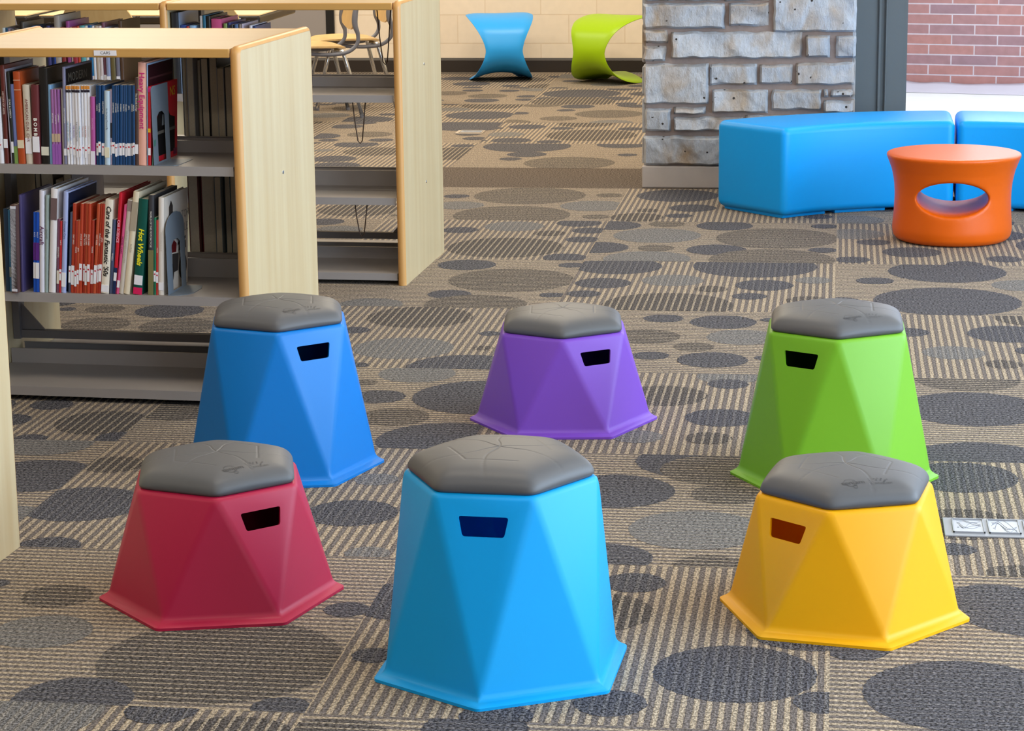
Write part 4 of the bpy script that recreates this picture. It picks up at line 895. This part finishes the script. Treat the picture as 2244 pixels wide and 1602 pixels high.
def cover_art(o, w, h, d, kind):
    """the printed right-hand cover of the book at the end of a row"""
    x = w + 0.0004
    def flat(name, pts, mat, k=0):
        bm = bmesh.new(); bm.faces.new([bm.verts.new((x + k * 0.0002, y * d, z * h)) for y, z in pts]); bmesh.ops.solidify(bm, geom=bm.faces[:], thickness=0.0001); obj(name, bm, mat, o)
    def disc(cy, cz, r, n=24): return [(cy + r / d * math.cos(2 * math.pi * i / n), cz + r / h * math.sin(2 * math.pi * i / n)) for i in range(n)]
    def words(s, size, cy, cz, col):
        t_ = text_mesh(s, size); t_.transform(Matrix(((0, 0, 1, x + 0.0006), (1, 0, 0, cy * d), (0, 1, 0, cz * h), (0, 0, 0, 1)))); link('cover_title', t_, cmat(col), o)
    if kind == 'modern':
        flat('cover_print', [(.02, .02), (.98, .02), (.98, .98), (.02, .98)], cmat((26, 25, 28)))
        words('MODERN', .036, .45, .88, (112, 106, 96)); words('WEAPONS', .03, .45, .70, (52, 90, 150)); flat('cover_stripe', [(.06, .77), (.9, .77), (.9, .80), (.06, .80)], cmat((96, 84, 50)), 1)
    if kind in ('maroon', 'blue'):
        flat('cover_print', [(.01, .01), (.99, .01), (.99, .985), (.01, .985)], cmat((70, 30, 40) if kind == 'maroon' else (36, 48, 84)))
        flat('cover_stripe', [(.06, .84), (.94, .84), (.94, .86), (.06, .86)], cmat((120, 70, 76) if kind == 'maroon' else (80, 120, 170)), 1)
    if kind == 'truck':
        words('NS', .04, .80, .86, (220, 190, 40))
        flat('truck_body', [(.1, .08), (.9, .08), (.9, .52), (.72, .56), (.62, .66), (.3, .66), (.1, .45)], cmat((34, 32, 34)), 1)
        flat('truck_window', [(.4, .46), (.66, .46), (.62, .60), (.42, .60)], cmat((150, 156, 160)), 2)
        flat('truck_bumper', [(.1, .36), (.92, .36), (.92, .40), (.1, .40)], cmat((130, 126, 120)), 2)
        flat('publisher_badge', [(.84, .03), (.97, .03), (.97, .11), (.84, .11)], cmat((150, 40, 90)), 3)
    if kind == 'moto':
        words('MOTOR', .036, .74, .74, (150, 144, 138)); words('CYCLE', .036, .74, .60, (150, 144, 138))
        flat('front_wheel', disc(.78, .2, .038), cmat((66, 60, 58)), 1); flat('wheel_rim', disc(.78, .2, .024), cmat((140, 134, 128)), 2)
        flat('rear_wheel', disc(.26, .18, .034), cmat((74, 68, 66)), 1); flat('wheel_rim', disc(.26, .18, .02), cmat((190, 186, 182)), 2)
        flat('fuel_tank', [(.28, .40), (.5, .38), (.52, .47), (.4, .52), (.28, .48)], cmat((140, 34, 40)), 2)
        flat('engine', [(.36, .18), (.58, .18), (.6, .36), (.34, .38)], cmat((84, 80, 80)), 1)
        flat('handlebar', [(.56, .44), (.9, .48), (.9, .51), (.56, .47)], cmat((90, 84, 82)), 1)
        flat('small_machine', [(.6, .38), (.92, .38), (.9, .46), (.64, .46)], cmat((110, 104, 98)), 1)
        flat('rider', [(.2, .66), (.34, .66), (.36, .88), (.28, .94), (.2, .88)], cmat((90, 82, 80)), 1)
for rows, spec, z, grp in ((UP, U_SPEC, SHELF_Z[2], 'books on the upper shelf of the near bookcase'), (LOW, L_SPEC, SHELF_Z[1], 'books on the lower shelf of the near bookcase')):
    assert len(rows) == len(spec), (len(rows), len(spec))
    for (u, w, h, lean), sp in zip(rows, spec):
        sp = dict(sp); v = sp.pop('v', 0.026 + rb.random() * 0.006); cov = sp.pop('cover', None)
        tiny = sp.pop('lean0', 0)
        if tiny: u += 0.004; w -= 0.002; lean = 0.11
        d = min(0.28, max(0.15, h * rb.uniform(0.70, 0.82)))
        if 'tag_z' in sp and sp.get('dots'):
            j = rb.uniform(-0.03, 0.03); sp['tag_z'] = (sp['tag_z'][0] + j, sp['tag_z'][1] + j * 0.5)
        if cov and cov[1] == 'NS': d = 0.235
        if tiny: d = 0.016
        sp.setdefault('group', grp)
        o = book(frame(BO, BA, u, v, z + 0.0003, lean, w), w, h, d, **sp)
        if cov: cover_art(o, w, h, d, {'MODERN': 'modern', 'MOTOR': 'moto'}.get(cov[0], 'truck' if cov[1] == 'NS' else cov[1]))
FC = [('white', (216, 226, 230)), ('teal', (30, 84, 120)), ('lilac', (160, 150, 176)), ('grey', (110, 104, 100)), ('olive grey', (112, 106, 94)), ('black', (34, 30, 28)), ('dark grey', (84, 82, 80)), ('steel blue', (70, 130, 180)), ('light blue', (90, 150, 210)), ('blue', (30, 110, 180)), ('navy blue', (26, 60, 110)), ('black', (30, 26, 30)), ('indigo', (54, 54, 110)), ('dark blue', (30, 50, 104)), ('bright blue', (40, 70, 150)), ('tall grey-white', (164, 156, 150)), ('dark red', (130, 40, 40)), ('tall purple', (150, 70, 140)), ('thin white', (220, 214, 222)), ('crimson', (150, 44, 60)), ('red and yellow', (190, 70, 50)), ('turquoise', (90, 160, 170)), ('cream', (208, 208, 206)), ('royal blue', (20, 90, 170)), ('sky blue', (60, 150, 220)), ('bright white', (220, 220, 228)), ('tan', (180, 164, 150)), ('pinkish white', (222, 208, 210)), ('mauve', (120, 74, 92)), ('blue-lilac', (140, 152, 190)), ('olive', (104, 92, 56)), ('lilac-grey', (116, 114, 132)), ('brown', (84, 60, 44)),
      ('tall black', (36, 38, 44)), ('thin blue-grey', (110, 130, 160)), ('green-covered blue', (50, 80, 160)), ('red', (190, 60, 60)), ('light blue', (140, 180, 220)), ('tall white', (196, 196, 200)), ('tall teal', (30, 100, 130)), ('black', (26, 26, 26)), ('thick pink', (196, 80, 130)), ('green', (130, 150, 90)), ('navy', (44, 54, 110)), ('black and white', (40, 40, 44)), ('dull blue', (80, 110, 160)), ('grey', (130, 116, 110)), ('thin lilac', (190, 180, 200)), ('thin white', (210, 210, 226)), ('dark blue', (40, 60, 110))]
assert len(FC) == len(FAR), (len(FC), len(FAR))
nl = 0; nr = 0
for (u, w, h, lean), (cn, c) in zip(FAR, FC):
    left = u < -0.9
    if left: nl += 1; lab = '%s book, %s from the left in the left bay of the farther bookcase' % (cn, ORD[nl])
    else: nr += 1; lab = '%s book, %s from the left in the right bay of the farther bookcase' % (cn, ORD[nr])
    book(frame(CO, CA, u, 0.03 + rb.random() * 0.012, SHELF_Z[2] + 0.0003), w, h, min(0.26, h * 0.8), c, lab, 'books on the farther bookcase', hard=(w > 0.012), tag_z=(0.12, 0.26) if rb.random() < 0.6 else None)
# books on the back of the near bookcase, fore-edges towards us
DK = [('grey', (120, 118, 120)), ('pale grey', (150, 150, 156)), ('tan', (130, 116, 96)), ('black', (34, 32, 34)), ('dark grey', (80, 76, 78)), ('white', (176, 176, 182)), ('black', (30, 30, 34)), ('grey', (116, 110, 106)), ('dark blue', (36, 54, 80)), ('black', (28, 26, 26)), ('mauve-grey', (110, 98, 102)), ('grey', (120, 120, 124))]
DKL = [('dark red', (90, 24, 28)), ('crimson', (110, 26, 34)), ('grey-blue', (110, 124, 136)), ('dark teal', (20, 52, 66)), ('teal', (24, 66, 80)), ('pale grey', (130, 126, 130)), ('plum', (60, 30, 50)), ('grey', (120, 114, 110))]
def back_row(cols, z, x0, x1, hmin, hmax, which):
    R180 = Matrix.Rotation(math.pi, 4, 'Z'); x = x0; k = 0; n = len(cols); ws = [rb.uniform(0.6, 1.4) for _ in cols]; s = (x1 - x0) / sum(ws)
    for (cn, c), wv in zip(cols, ws):
        w = wv * s * 0.94; k += 1; h = rb.uniform(hmin, hmax); d = 0.235 + rb.random() * 0.04
        M = Matrix.Translation(BO) @ Matrix.Rotation(BA, 4, 'Z') @ Matrix.Translation((x + w, DEP - 0.035, z + 0.0003)) @ R180
        book(M, w, h, d, c, '%s book turned away, %s from the left on the shaded %s back shelf' % (cn, ORD[k], which), 'books on the back side of the near bookcase', hard=1, back=True)
        x += wv * s
back_row(DK, SHELF_Z[2], -0.337, -0.04, 0.24, 0.308, 'upper')
back_row(DKL, SHELF_Z[1], -0.327, -0.04, 0.27, 0.32, 'lower')
back_row([('black', (30, 28, 30)), ('dark brown', (60, 46, 40)), ('charcoal', (52, 50, 52)), ('brown', (74, 58, 46))], SHELF_Z[1], -0.83, -0.70, 0.27, 0.32, 'lower left')

# bookends
M_BEND = plain('bookend_grey', (112, 124, 138), 0.4, spec=0.5)
def bookend(label, u, h, depth, rounded):
    bm = bmesh.new(); out = []
    if rounded:
        out = [(0, 0), (depth, 0), (depth, h * 0.80)] + [(depth / 2 + depth / 2 * math.cos(math.pi * k / 12), h * 0.80 + h * 0.2 * math.sin(math.pi * k / 12)) for k in range(1, 12)] + [(0, h * 0.80)]
    else:
        out = [(0, 0), (depth, 0), (depth, h), (0.012, h), (0.004, h - 0.004), (0, h - 0.012)]
    y0, y1 = depth * 0.28, depth * 0.76
    hole = [(y0, 0.006), (y1, 0.006), (y1, h * 0.60), (y1 - 0.3 * (y1 - y0), h * 0.655), (y0 + 0.3 * (y1 - y0), h * 0.655), (y0, h * 0.60)]
    vo = [bm.verts.new((0, y, z)) for y, z in out]; vh = [bm.verts.new((0, y, z)) for y, z in hole]
    es = [bm.edges.new((L[i], L[(i + 1) % len(L)])) for L in (vo, vh) for i in range(len(L))]
    bmesh.ops.triangle_fill(bm, use_beauty=True, edges=es)
    r = bmesh.ops.extrude_face_region(bm, geom=bm.faces[:])
    bmesh.ops.translate(bm, verts=[v for v in r['geom'] if isinstance(v, bmesh.types.BMVert)], vec=(0.0012, 0, 0))
    b0 = len(bm.verts)
    pts = [(0.0012, 0.0)] + [(0.0012 + 0.075 * math.sin(math.pi * k / 16), depth * k / 8 if False else depth * (0.5 - 0.5 * math.cos(math.pi * k / 8))) for k in range(1, 8)] + [(0.0012, depth)] if rounded else [(0.0012, 0), (0.06, 0.0), (0.07, 0.01), (0.07, depth), (0.0012, depth)]
    if rounded: pts = [(0.0012, 0.0), (0.030, 0.004), (0.052, 0.02), (0.062, 0.05), (0.062, depth * 0.75), (0.05, depth), (0.0012, depth)]
    lo = [bm.verts.new((x, y, 0)) for x, y in pts]; hi = [bm.verts.new((x, y, 0.0012)) for x, y in pts]
    bm.faces.new(lo[::-1]); bm.faces.new(hi)
    for i in range(len(lo)): bm.faces.new((lo[i], lo[(i + 1) % len(lo)], hi[(i + 1) % len(lo)], hi[i]))
    o = obj('bookend', bm, M_BEND); tag(o, label, 'bookend', 'grey steel bookends')
    return o
o = bookend('grey steel bookend with a square top on the upper shelf', 0, 0.228, 0.145, False); o.matrix_world = frame(BO, BA, -0.2760, 0.024, SHELF_Z[2] + 0.0003)
o = bookend('grey steel bookend with a rounded top on the lower shelf', 0, 0.236, 0.165, True); o.matrix_world = frame(BO, BA, -0.2500, 0.022, SHELF_Z[1] + 0.0003)
# wire book supports hanging under the empty shelves of the farther bookcase
M_WIRE = plain('brown_wire', (84, 66, 56), 0.4, metal=0.6)
def wire(label, u, z, l, skew):
    bm = bmesh.new(); tube(bm, [(0, 0.045, 0), (0, 0.036, -l * 0.55), (0.0, 0.026, -l + 0.01), (0, 0.018, -l), (0, 0.010, -l + 0.01), (0, 0.002, -l * 0.55), (0, -0.008, 0)], 0.0022, 6)
    tube(bm, [(-0.03, -0.008, 0), (0.03, -0.008, 0)], 0.0022, 6)
    o = obj('wire_book_support', bm, M_WIRE, smooth=True); tag(o, label, 'book support', 'hanging wire book supports')
    o.matrix_world = Matrix.Translation(CO) @ Matrix.Rotation(CA, 4, 'Z') @ Matrix.Translation((u, skew, z)); o.rotation_euler[2] += math.radians(100)
wire('thin brown wire loop hanging under the top of the farther bookcase', -0.085, CH - 0.0335, 0.215, 0.20)
wire('thin brown wire loop hanging under the upper shelf of the farther bookcase', -0.166, SHELF_Z[2] - 0.0045, 0.185, 0.10)
wire('thin brown wire loop hanging under the middle shelf of the farther bookcase', -0.168, SHELF_Z[1] - 0.0045, 0.155, 0.10)
# ================================================================== CURVED BENCHES
M_BENCH = plastic('plastic_bench', (0, 160, 246), 0.40)
BC, RI, RO, BHT = Vector((0.51, 9.33, 0)), 1.035, 1.475, 0.398
def bench(a0, a1, label):
    mid = math.radians((a0 + a1) / 2); base = BC + Vector((math.cos(mid), math.sin(mid), 0)) * (RI + RO) / 2
    t = thing('curved_bench', label, 'bench', base, 0, 'blue curved benches')
    bm = bmesh.new(); n = 20; g = 0.22
    prev = None; first = None
    for k in range(n + 1):
        a = math.radians(a0 + g + (a1 - a0 - 2 * g) * k / n); d = Vector((math.cos(a), math.sin(a), 0))
        cur = [bm.verts.new(BC + d * r + Vector((0, 0, z)) - base) for r, z in ((RI, 0.012), (RI, BHT), (RO, BHT), (RO, 0.012))]
        if prev:
            for i in range(4): bm.faces.new((prev[i], cur[i], cur[(i + 1) % 4], prev[(i + 1) % 4]))
        else: bm.faces.new(cur)
        prev = cur
    bm.faces.new(prev[::-1])
    bm.normal_update()
    es = [e for e in bm.edges if len(e.link_faces) == 2 and e.calc_face_angle() > 0.8]
    bmesh.ops.bevel(bm, geom=es, offset=0.032, segments=6, affect='EDGES', profile=0.5, clamp_overlap=True)
    obj('seat_body', bm, M_BENCH, t, smooth=40)
    for k, (p, q) in enumerate(((0.03, 0.30), (0.36, 0.64), (0.70, 0.97))):
        bm = bmesh.new(); prev = None
        for s in range(7):
            a = math.radians(a0 + (a1 - a0) * (p + (q - p) * s / 6)); d = Vector((math.cos(a), math.sin(a), 0))
            cur = [bm.verts.new(BC + d * r + Vector((0, 0, z)) - base) for r, z in ((RI + 0.030, 0.0005), (RI + 0.024, 0.03), (RO - 0.024, 0.03), (RO - 0.030, 0.0005))]
            if prev:
                for i in range(4): bm.faces.new((prev[i], cur[i], cur[(i + 1) % 4], prev[(i + 1) % 4]))
            else: bm.faces.new(cur)
            prev = cur
        bm.faces.new(prev[::-1]); obj('foot', bm, M_BENCH, t)
    return t
bench(89.6, 135.5, 'blue curved bench in front of the stone pillar')
bench(43.5, 89.4, 'blue curved bench cut off by the right edge of the photo')

# ================================================================== ORANGE TABLE
def orange_table():
    bm = bmesh.new(); n = 72
    pr = [(0, 0.0), (0.205, 0.0), (0.225, 0.006), (0.239, 0.022), (0.243, 0.05), (0.237, 0.13), (0.2355, 0.19), (0.239, 0.24), (0.249, 0.29), (0.266, 0.335), (0.2715, 0.345), (0.273, 0.352), (0.2705, 0.358), (0.262, 0.361), (0, 0.361)]
    sp = []
    rings = []
    for r, z in pr[1:-1]: rings.append([bm.verts.new((r * math.cos(2 * math.pi * k / n), r * math.sin(2 * math.pi * k / n), z)) for k in range(n)])
    for a in range(len(rings) - 1):
        for k in range(n): bm.faces.new((rings[a][k], rings[a][(k + 1) % n], rings[a + 1][(k + 1) % n], rings[a + 1][k]))
    bm.faces.new(rings[0][::-1]); bm.faces.new(rings[-1])
    o = obj('drum_table', bm, None)
    cb = bmesh.new(); prev = None; st = []
    # bored right through, flaring towards both mouths
    for k in range(-14, 15):
        y = k / 14 * 0.30; fl = 1 + 0.30 * max(0, (abs(y) - 0.15) / 0.12) ** 2
        st.append([cb.verts.new((0.142 * fl * math.cos(2 * math.pi * q / 48), y, 0.194 + 0.062 * fl * math.sin(2 * math.pi * q / 48))) for q in range(48)])
    for a in range(len(st) - 1):
        for q in range(48): cb.faces.new((st[a][q], st[a][(q + 1) % 48], st[a + 1][(q + 1) % 48], st[a + 1][q]))
    cb.faces.new(st[0][::-1]); cb.faces.new(st[-1])
    cut = obj('cutter', cb)
    md = o.modifiers.new('bore', 'BOOLEAN'); md.object = cut; md.solver = 'EXACT'
    rm = o.modifiers.new('remesh', 'REMESH'); rm.mode = 'VOXEL'; rm.voxel_size = 0.0055
    sm = o.modifiers.new('smooth', 'SMOOTH'); sm.factor = 0.5; sm.iterations = 14
    bpy.context.view_layer.update(); apply_mods(o)
    cd = cut.data; bpy.data.objects.remove(cut); bpy.data.meshes.remove(cd)
    o.data.materials.clear(); o.data.materials.append(plastic('plastic_orange', (216, 92, 4), 0.36))
    for p in o.data.polygons: p.use_smooth = True
    return tag(o, 'round orange drum table with an oval hole through it, in front of the blue benches', 'table')
o = orange_table(); o.location = (0.473, 9.60, 0.0); o.rotation_euler = (0, 0, math.radians(-3))

# ================================================================== C-SHAPED STOOLS AT THE BACK WALL
def c_stool(label, loc, rot, rgb):
    prof = catmull([(0.50, 0, 0.452), (0.40, 0, 0.462), (0.28, 0, 0.458), (0.16, 0, 0.43), (0.07, 0, 0.37), (0.03, 0, 0.29), (0.02, 0, 0.22), (0.035, 0, 0.14), (0.085, 0, 0.075), (0.17, 0, 0.035), (0.30, 0, 0.014), (0.46, 0, 0.011)], 5)
    n = len(prof); bm = bmesh.new(); NT = 18; top = []; bot = []
    for i, p in enumerate(prof):
        s = i / (n - 1); d = (prof[min(i + 1, n - 1)] - prof[max(i - 1, 0)]).normalized(); nr = Vector((-d.z, 0, d.x))
        zc = (p.z - 0.23) / 0.23
        w = 0.128 + 0.105 * abs(zc) ** 1.5
        endr = min(1, min(s, 1 - s) / 0.12); w *= 0.62 + 0.38 * math.sqrt(max(0, 1 - (1 - endr) ** 2))
        rt, rb_ = [], []
        for k in range(NT + 1):
            t = -1 + 2 * k / NT; th = 0.011 * math.sqrt(max(0.02, 1 - abs(t) ** 6)) * (0.35 + 0.65 * min(1, endr * 1.4))
            q = p + Vector((0, t * w, 0))
            if s < 0.45: q.z -= 0.010 * (1 - t * t) * (1 - s / 0.45) + 0.028 * max(0, abs(t) - 0.55) ** 2 * 4 * min(1, s * 4) * (1 - s / 0.45)
            if s > 0.5: q.z += 0.055 * (1 - t * t) * min(1, (s - 0.5) / 0.25)
            rt.append(bm.verts.new(q + nr * th)); rb_.append(bm.verts.new(q - nr * th))
        top.append(rt); bot.append(rb_)
    for i in range(n - 1):
        for k in range(NT):
            bm.faces.new((top[i][k], top[i + 1][k], top[i + 1][k + 1], top[i][k + 1])); bm.faces.new((bot[i][k], bot[i][k + 1], bot[i + 1][k + 1], bot[i + 1][k]))
        for k in (0, NT): bm.faces.new((top[i][k], bot[i][k], bot[i + 1][k], top[i + 1][k]))
    for i in (0, n - 1):
        for k in range(NT): bm.faces.new((top[i][k], top[i][k + 1], bot[i][k + 1], bot[i][k]))
    mz = min(v.co.z for v in bm.verts)
    bmesh.ops.translate(bm, verts=bm.verts[:], vec=(0, 0, -mz))
    o = obj('curved_stool', bm, plastic('plastic_c_%d' % rgb[0], rgb, 0.4), smooth=60)
    o.location = loc; o.rotation_euler = (0, 0, math.radians(rot))
    return tag(o, label, 'stool', 'C-shaped plastic stools by the block wall')
c_stool('sky blue C-shaped plastic stool by the block wall', (-2.29, 15.95, 0), 104, (40, 160, 244))
c_stool('lime green C-shaped plastic stool by the block wall', (-1.70, 15.80, 0), 62, (150, 188, 0))

# ================================================================== TABLES AND CHAIRS BEHIND THE BOOKCASES
M_CHROME = plain('chrome', (214, 218, 224), 0.12, metal=1.0)
M_GREYP = plain('grey_plastic', (110, 112, 124), 0.45)
M_BLACKP = plain('black_plastic', (26, 25, 26), 0.4)
M_SEATW = wood('chair_maple', (216, 184, 128), (192, 150, 92), 'Z', 0.35, 0.6)
M_TTOP = wood('table_top_laminate', (240, 218, 172), (226, 196, 148), 'X', 0.35, 0.4)
def make_chair():
    """faces +x: wood shell seat and back on grey arms, four splayed chrome legs"""
    t = thing('school_chair', '', 'chair')
    def shell(name, f, nu=20, nv=14):
        bm = bmesh.new(); A = []; B_ = []
        for i in range(nu + 1):
            ra = []; rb_ = []
            for j in range(nv + 1):
                u, v = -1 + 2 * i / nu, -1 + 2 * j / nv
                # squircle map keeps the outline rounded
                x = u * math.sqrt(1 - v * v / 2.6); y = v * math.sqrt(1 - u * u / 2.6)
                p, nn = f(x, y); ra.append(bm.verts.new(p + nn * 0.005)); rb_.append(bm.verts.new(p - nn * 0.005))
            A.append(ra); B_.append(rb_)
        for i in range(nu):
            for j in range(nv):
                bm.faces.new((A[i][j], A[i + 1][j], A[i + 1][j + 1], A[i][j + 1])); bm.faces.new((B_[i][j], B_[i][j + 1], B_[i + 1][j + 1], B_[i + 1][j]))
        for i in range(nu):
            for j in (0, nv): bm.faces.new((A[i][j], B_[i][j], B_[i + 1][j], A[i + 1][j]))
        for j in range(nv):
            for i in (0, nu): bm.faces.new((A[i][j], A[i][j + 1], B_[i][j + 1], B_[i][j]))
        obj(name, bm, M_SEATW, t, smooth=60)
    shell('seat', lambda x, y: (Vector((0.02 + x * 0.23, y * 0.22, 0.435 - 0.018 * (1 - y * y) * (1 - x * 0.4) - (0.03 * max(0, x - 0.55) ** 2 * 5))), Vector((0, 0, 1))))
    shell('backrest', lambda x, y: (Vector((-0.262 - x * 0.035 - 0.028 * (1 - y * y) + 0.01, y * 0.21, 0.665 + x * 0.145)), Vector((1, 0, 0.2)).normalized()))
    for s in (-1, 1):
        bm = bmesh.new()
        pts = catmull([(0.10, s * 0.15, 0.398), (-0.06, s * 0.185, 0.385), (-0.18, s * 0.20, 0.395), (-0.245, s * 0.205, 0.44), (-0.255, s * 0.205, 0.50), (-0.238, s * 0.205, 0.56), (-0.242, s * 0.203, 0.63), (-0.262, s * 0.20, 0.71)], 6)
        tube(bm, pts, [0.012 + 0.006 * math.sin(math.pi * min(1, max(0, (i / len(pts) - 0.55) / 0.45))) for i in range(len(pts))], 8)
        obj('back_support', bm, M_GREYP, t, smooth=True)
        for xs, xt in ((0.24, 0.13), (-0.265, -0.165)):
            bm = bmesh.new(); tube(bm, [(xt * 0.7, s * 0.15, 0.408), (xt, s * 0.165, 0.40), (xt + (xs - xt) * 0.12, s * 0.172, 0.36), (xs, s * 0.225, 0.012)], 0.013, 10)
            lg = obj('leg', bm, M_CHROME, t, smooth=True)
            bm = bmesh.new(); tube(bm, [(xs - (xs - xt) * 0.02, s * 0.2242, 0.018), (xs, s * 0.225, 0.0)], 0.0135, 10); obj('glide', bm, M_GREYP, lg)
    return t
def copy_tree(o, parent=None):
    c = o.copy(); COL.objects.link(c); c.parent = parent
    for ch in [k for k in bpy.data.objects if k.parent is o]: copy_tree(ch, c)
    return c
proto = make_chair()
CH = [((-3.20, 13.95), 203, 'wooden school chair with chrome legs, nearer one seen through the empty bay'),
      ((-3.10, 14.52), 203, 'wooden school chair with chrome legs, partly hidden behind the nearer one'),
      ((-4.72, 12.62), 93, 'wooden chair back with a straight side seen at the far left above the bookcase'),
      ((-3.98, 12.55), 86, 'wooden chair back seen over the mauve and brown books of the farther bookcase'),
      ((-3.42, 12.58), 90, 'wooden chair back seen behind the thick pink book')]
for i, ((x, y), a, lab) in enumerate(CH):
    c = proto if i == 0 else copy_tree(proto)
    c.location = (x, y, 0); c.rotation_euler = (0, 0, math.radians(a)); c['label'] = lab; c['category'] = 'chair'; c['group'] = 'wooden school chairs'
def table(label, x0, x1, y0, y1, zt=0.69):
    t = thing('study_table', label, 'table', ((x0 + x1) / 2, (y0 + y1) / 2, 0), 0, 'study tables behind the bookcases')
    hx, hy = (x1 - x0) / 2, (y1 - y0) / 2
    bm = bmesh.new(); box(bm, -hx + 0.004, hx - 0.004, -hy + 0.004, hy - 0.004, zt - 0.006, zt); obj('table_top', bm, M_TTOP, t)
    bm = bmesh.new(); box(bm, -hx, hx, -hy, hy, zt - 0.055, zt - 0.0065, 0.012, 3); obj('edge_moulding', bm, M_BLACKP, t)
    for sx in (-1, 1):
        bm = bmesh.new(); tube(bm, [(sx * (hx - 0.25), 0, zt - 0.055), (sx * (hx - 0.25), 0, 0.06)], 0.032, 16); lg = obj('column', bm, M_CHROME, t, smooth=60)
        bm = bmesh.new(); tube(bm, [(sx * (hx - 0.25), -hy + 0.12, 0.03), (sx * (hx - 0.25), -0.2, 0.055), (sx * (hx - 0.25), 0.2, 0.055), (sx * (hx - 0.25), hy - 0.12, 0.03)], 0.024, 12); obj('foot_bar', bm, M_CHROME, lg, smooth=60)
        for sy in (-1, 1):
            bm = bmesh.new(); tube(bm, [(sx * (hx - 0.25), sy * (hy - 0.13), 0.055), (sx * (hx - 0.25), sy * (hy - 0.10), 0.0)], [0.026, 0.036], 12); obj('glide', bm, M_BLACKP, lg, smooth=60)
table('cream study table with a black edge, its right end above the pink book', -4.55, -3.25, 12.9, 13.8)
table('cream study table with a black edge at the left above the farther bookcase', -5.95, -4.62, 12.9, 13.8)
# added panel: dimmer left part of the wall as grey, with black side trim
bm = bmesh.new(); box(bm, -5.9, -3.72, -0.02, 0, 0.13, 1.3); bd = obj('dim_wall_panel', bm, plain('dim_wall_grey', (150, 144, 144), 0.7)); bd.location = (0, RY1 - 0.0005, 0)
tag(bd, 'added grey panel for the dimmer left part of the block wall behind the chairs', 'panel')
bm = bmesh.new(); box(bm, -3.72, -3.66, -0.025, 0, 0.13, 1.3); obj('side_trim', bm, M_BLACKP, bd)

# ================================================================== FLOOR OUTLET BOXES
def outlet(label, x0, x1, y0, y1, mods, rgb):
    t = thing('floor_outlet_box', label, 'outlet box', ((x0 + x1) / 2, (y0 + y1) / 2, 0.0004), 0)
    hx, hy = (x1 - x0) / 2, (y1 - y0) / 2; M1 = plain('outlet_plate_%d' % rgb[0], rgb, 0.4, vary=0.05, scale=30)
    bm = bmesh.new(); box(bm, -hx, hx, -hy, hy, 0.0, 0.004, 0.0015, 2); obj('frame_plate', bm, M1, t)
    w = (2 * hx - 0.018) / mods
    for k in range(mods):
        xa = -hx + 0.018 + k * w
        bm = bmesh.new()
        a, b_, c_, d_ = xa + 0.003, xa + w - 0.006, -hy + 0.022, hy - 0.016
        for q in ((a, b_, c_, c_ + 0.003), (a, b_, d_ - 0.003, d_), (a, a + 0.003, c_, d_), (b_ - 0.003, b_, c_, d_)): box(bm, *q, 0.004, 0.0075)
        lid = obj('outlet_lid', bm, M1, t)
        bm = bmesh.new(); box(bm, a + 0.003, b_ - 0.003, c_ + 0.003, d_ - 0.003, 0.004, 0.0052); obj('lid_window', bm, plain('clear_lid', (150, 156, 168), 0.3), lid)
        bm = bmesh.new(); rr2 = random.Random(k)
        for s in range(5):
            pts = catmull([(a + 0.008 + rr2.random() * 0.01, c_ + 0.008 + (d_ - c_ - 0.016) * rr2.random(), 0.0054)] + [(a + (b_ - a) * q, c_ + 0.008 + (d_ - c_ - 0.016) * rr2.random(), 0.0054) for q in (0.35, 0.6)] + [(b_ - 0.008, c_ + 0.01 + (d_ - c_ - 0.02) * rr2.random(), 0.0054)], 5)
            tube(bm, pts, 0.0005, 5)
        for sy in (0.35, 0.68):
            box(bm, a + 0.011, a + 0.015, c_ + (d_ - c_) * sy, c_ + (d_ - c_) * sy + 0.006, 0.0052, 0.0056)
        obj('scratches', bm, plain('outlet_dark', (122, 128, 142), 0.5), lid)
outlet('grey floor outlet box with clear lids let into the carpet right of the yellow stool', 0.268, 0.62, 5.333, 5.482, 4, (138, 142, 150))
outlet('small pale floor outlet plate in the carpet of the far room', -2.17, -2.012, 13.053, 13.204, 1, (176, 164, 152))
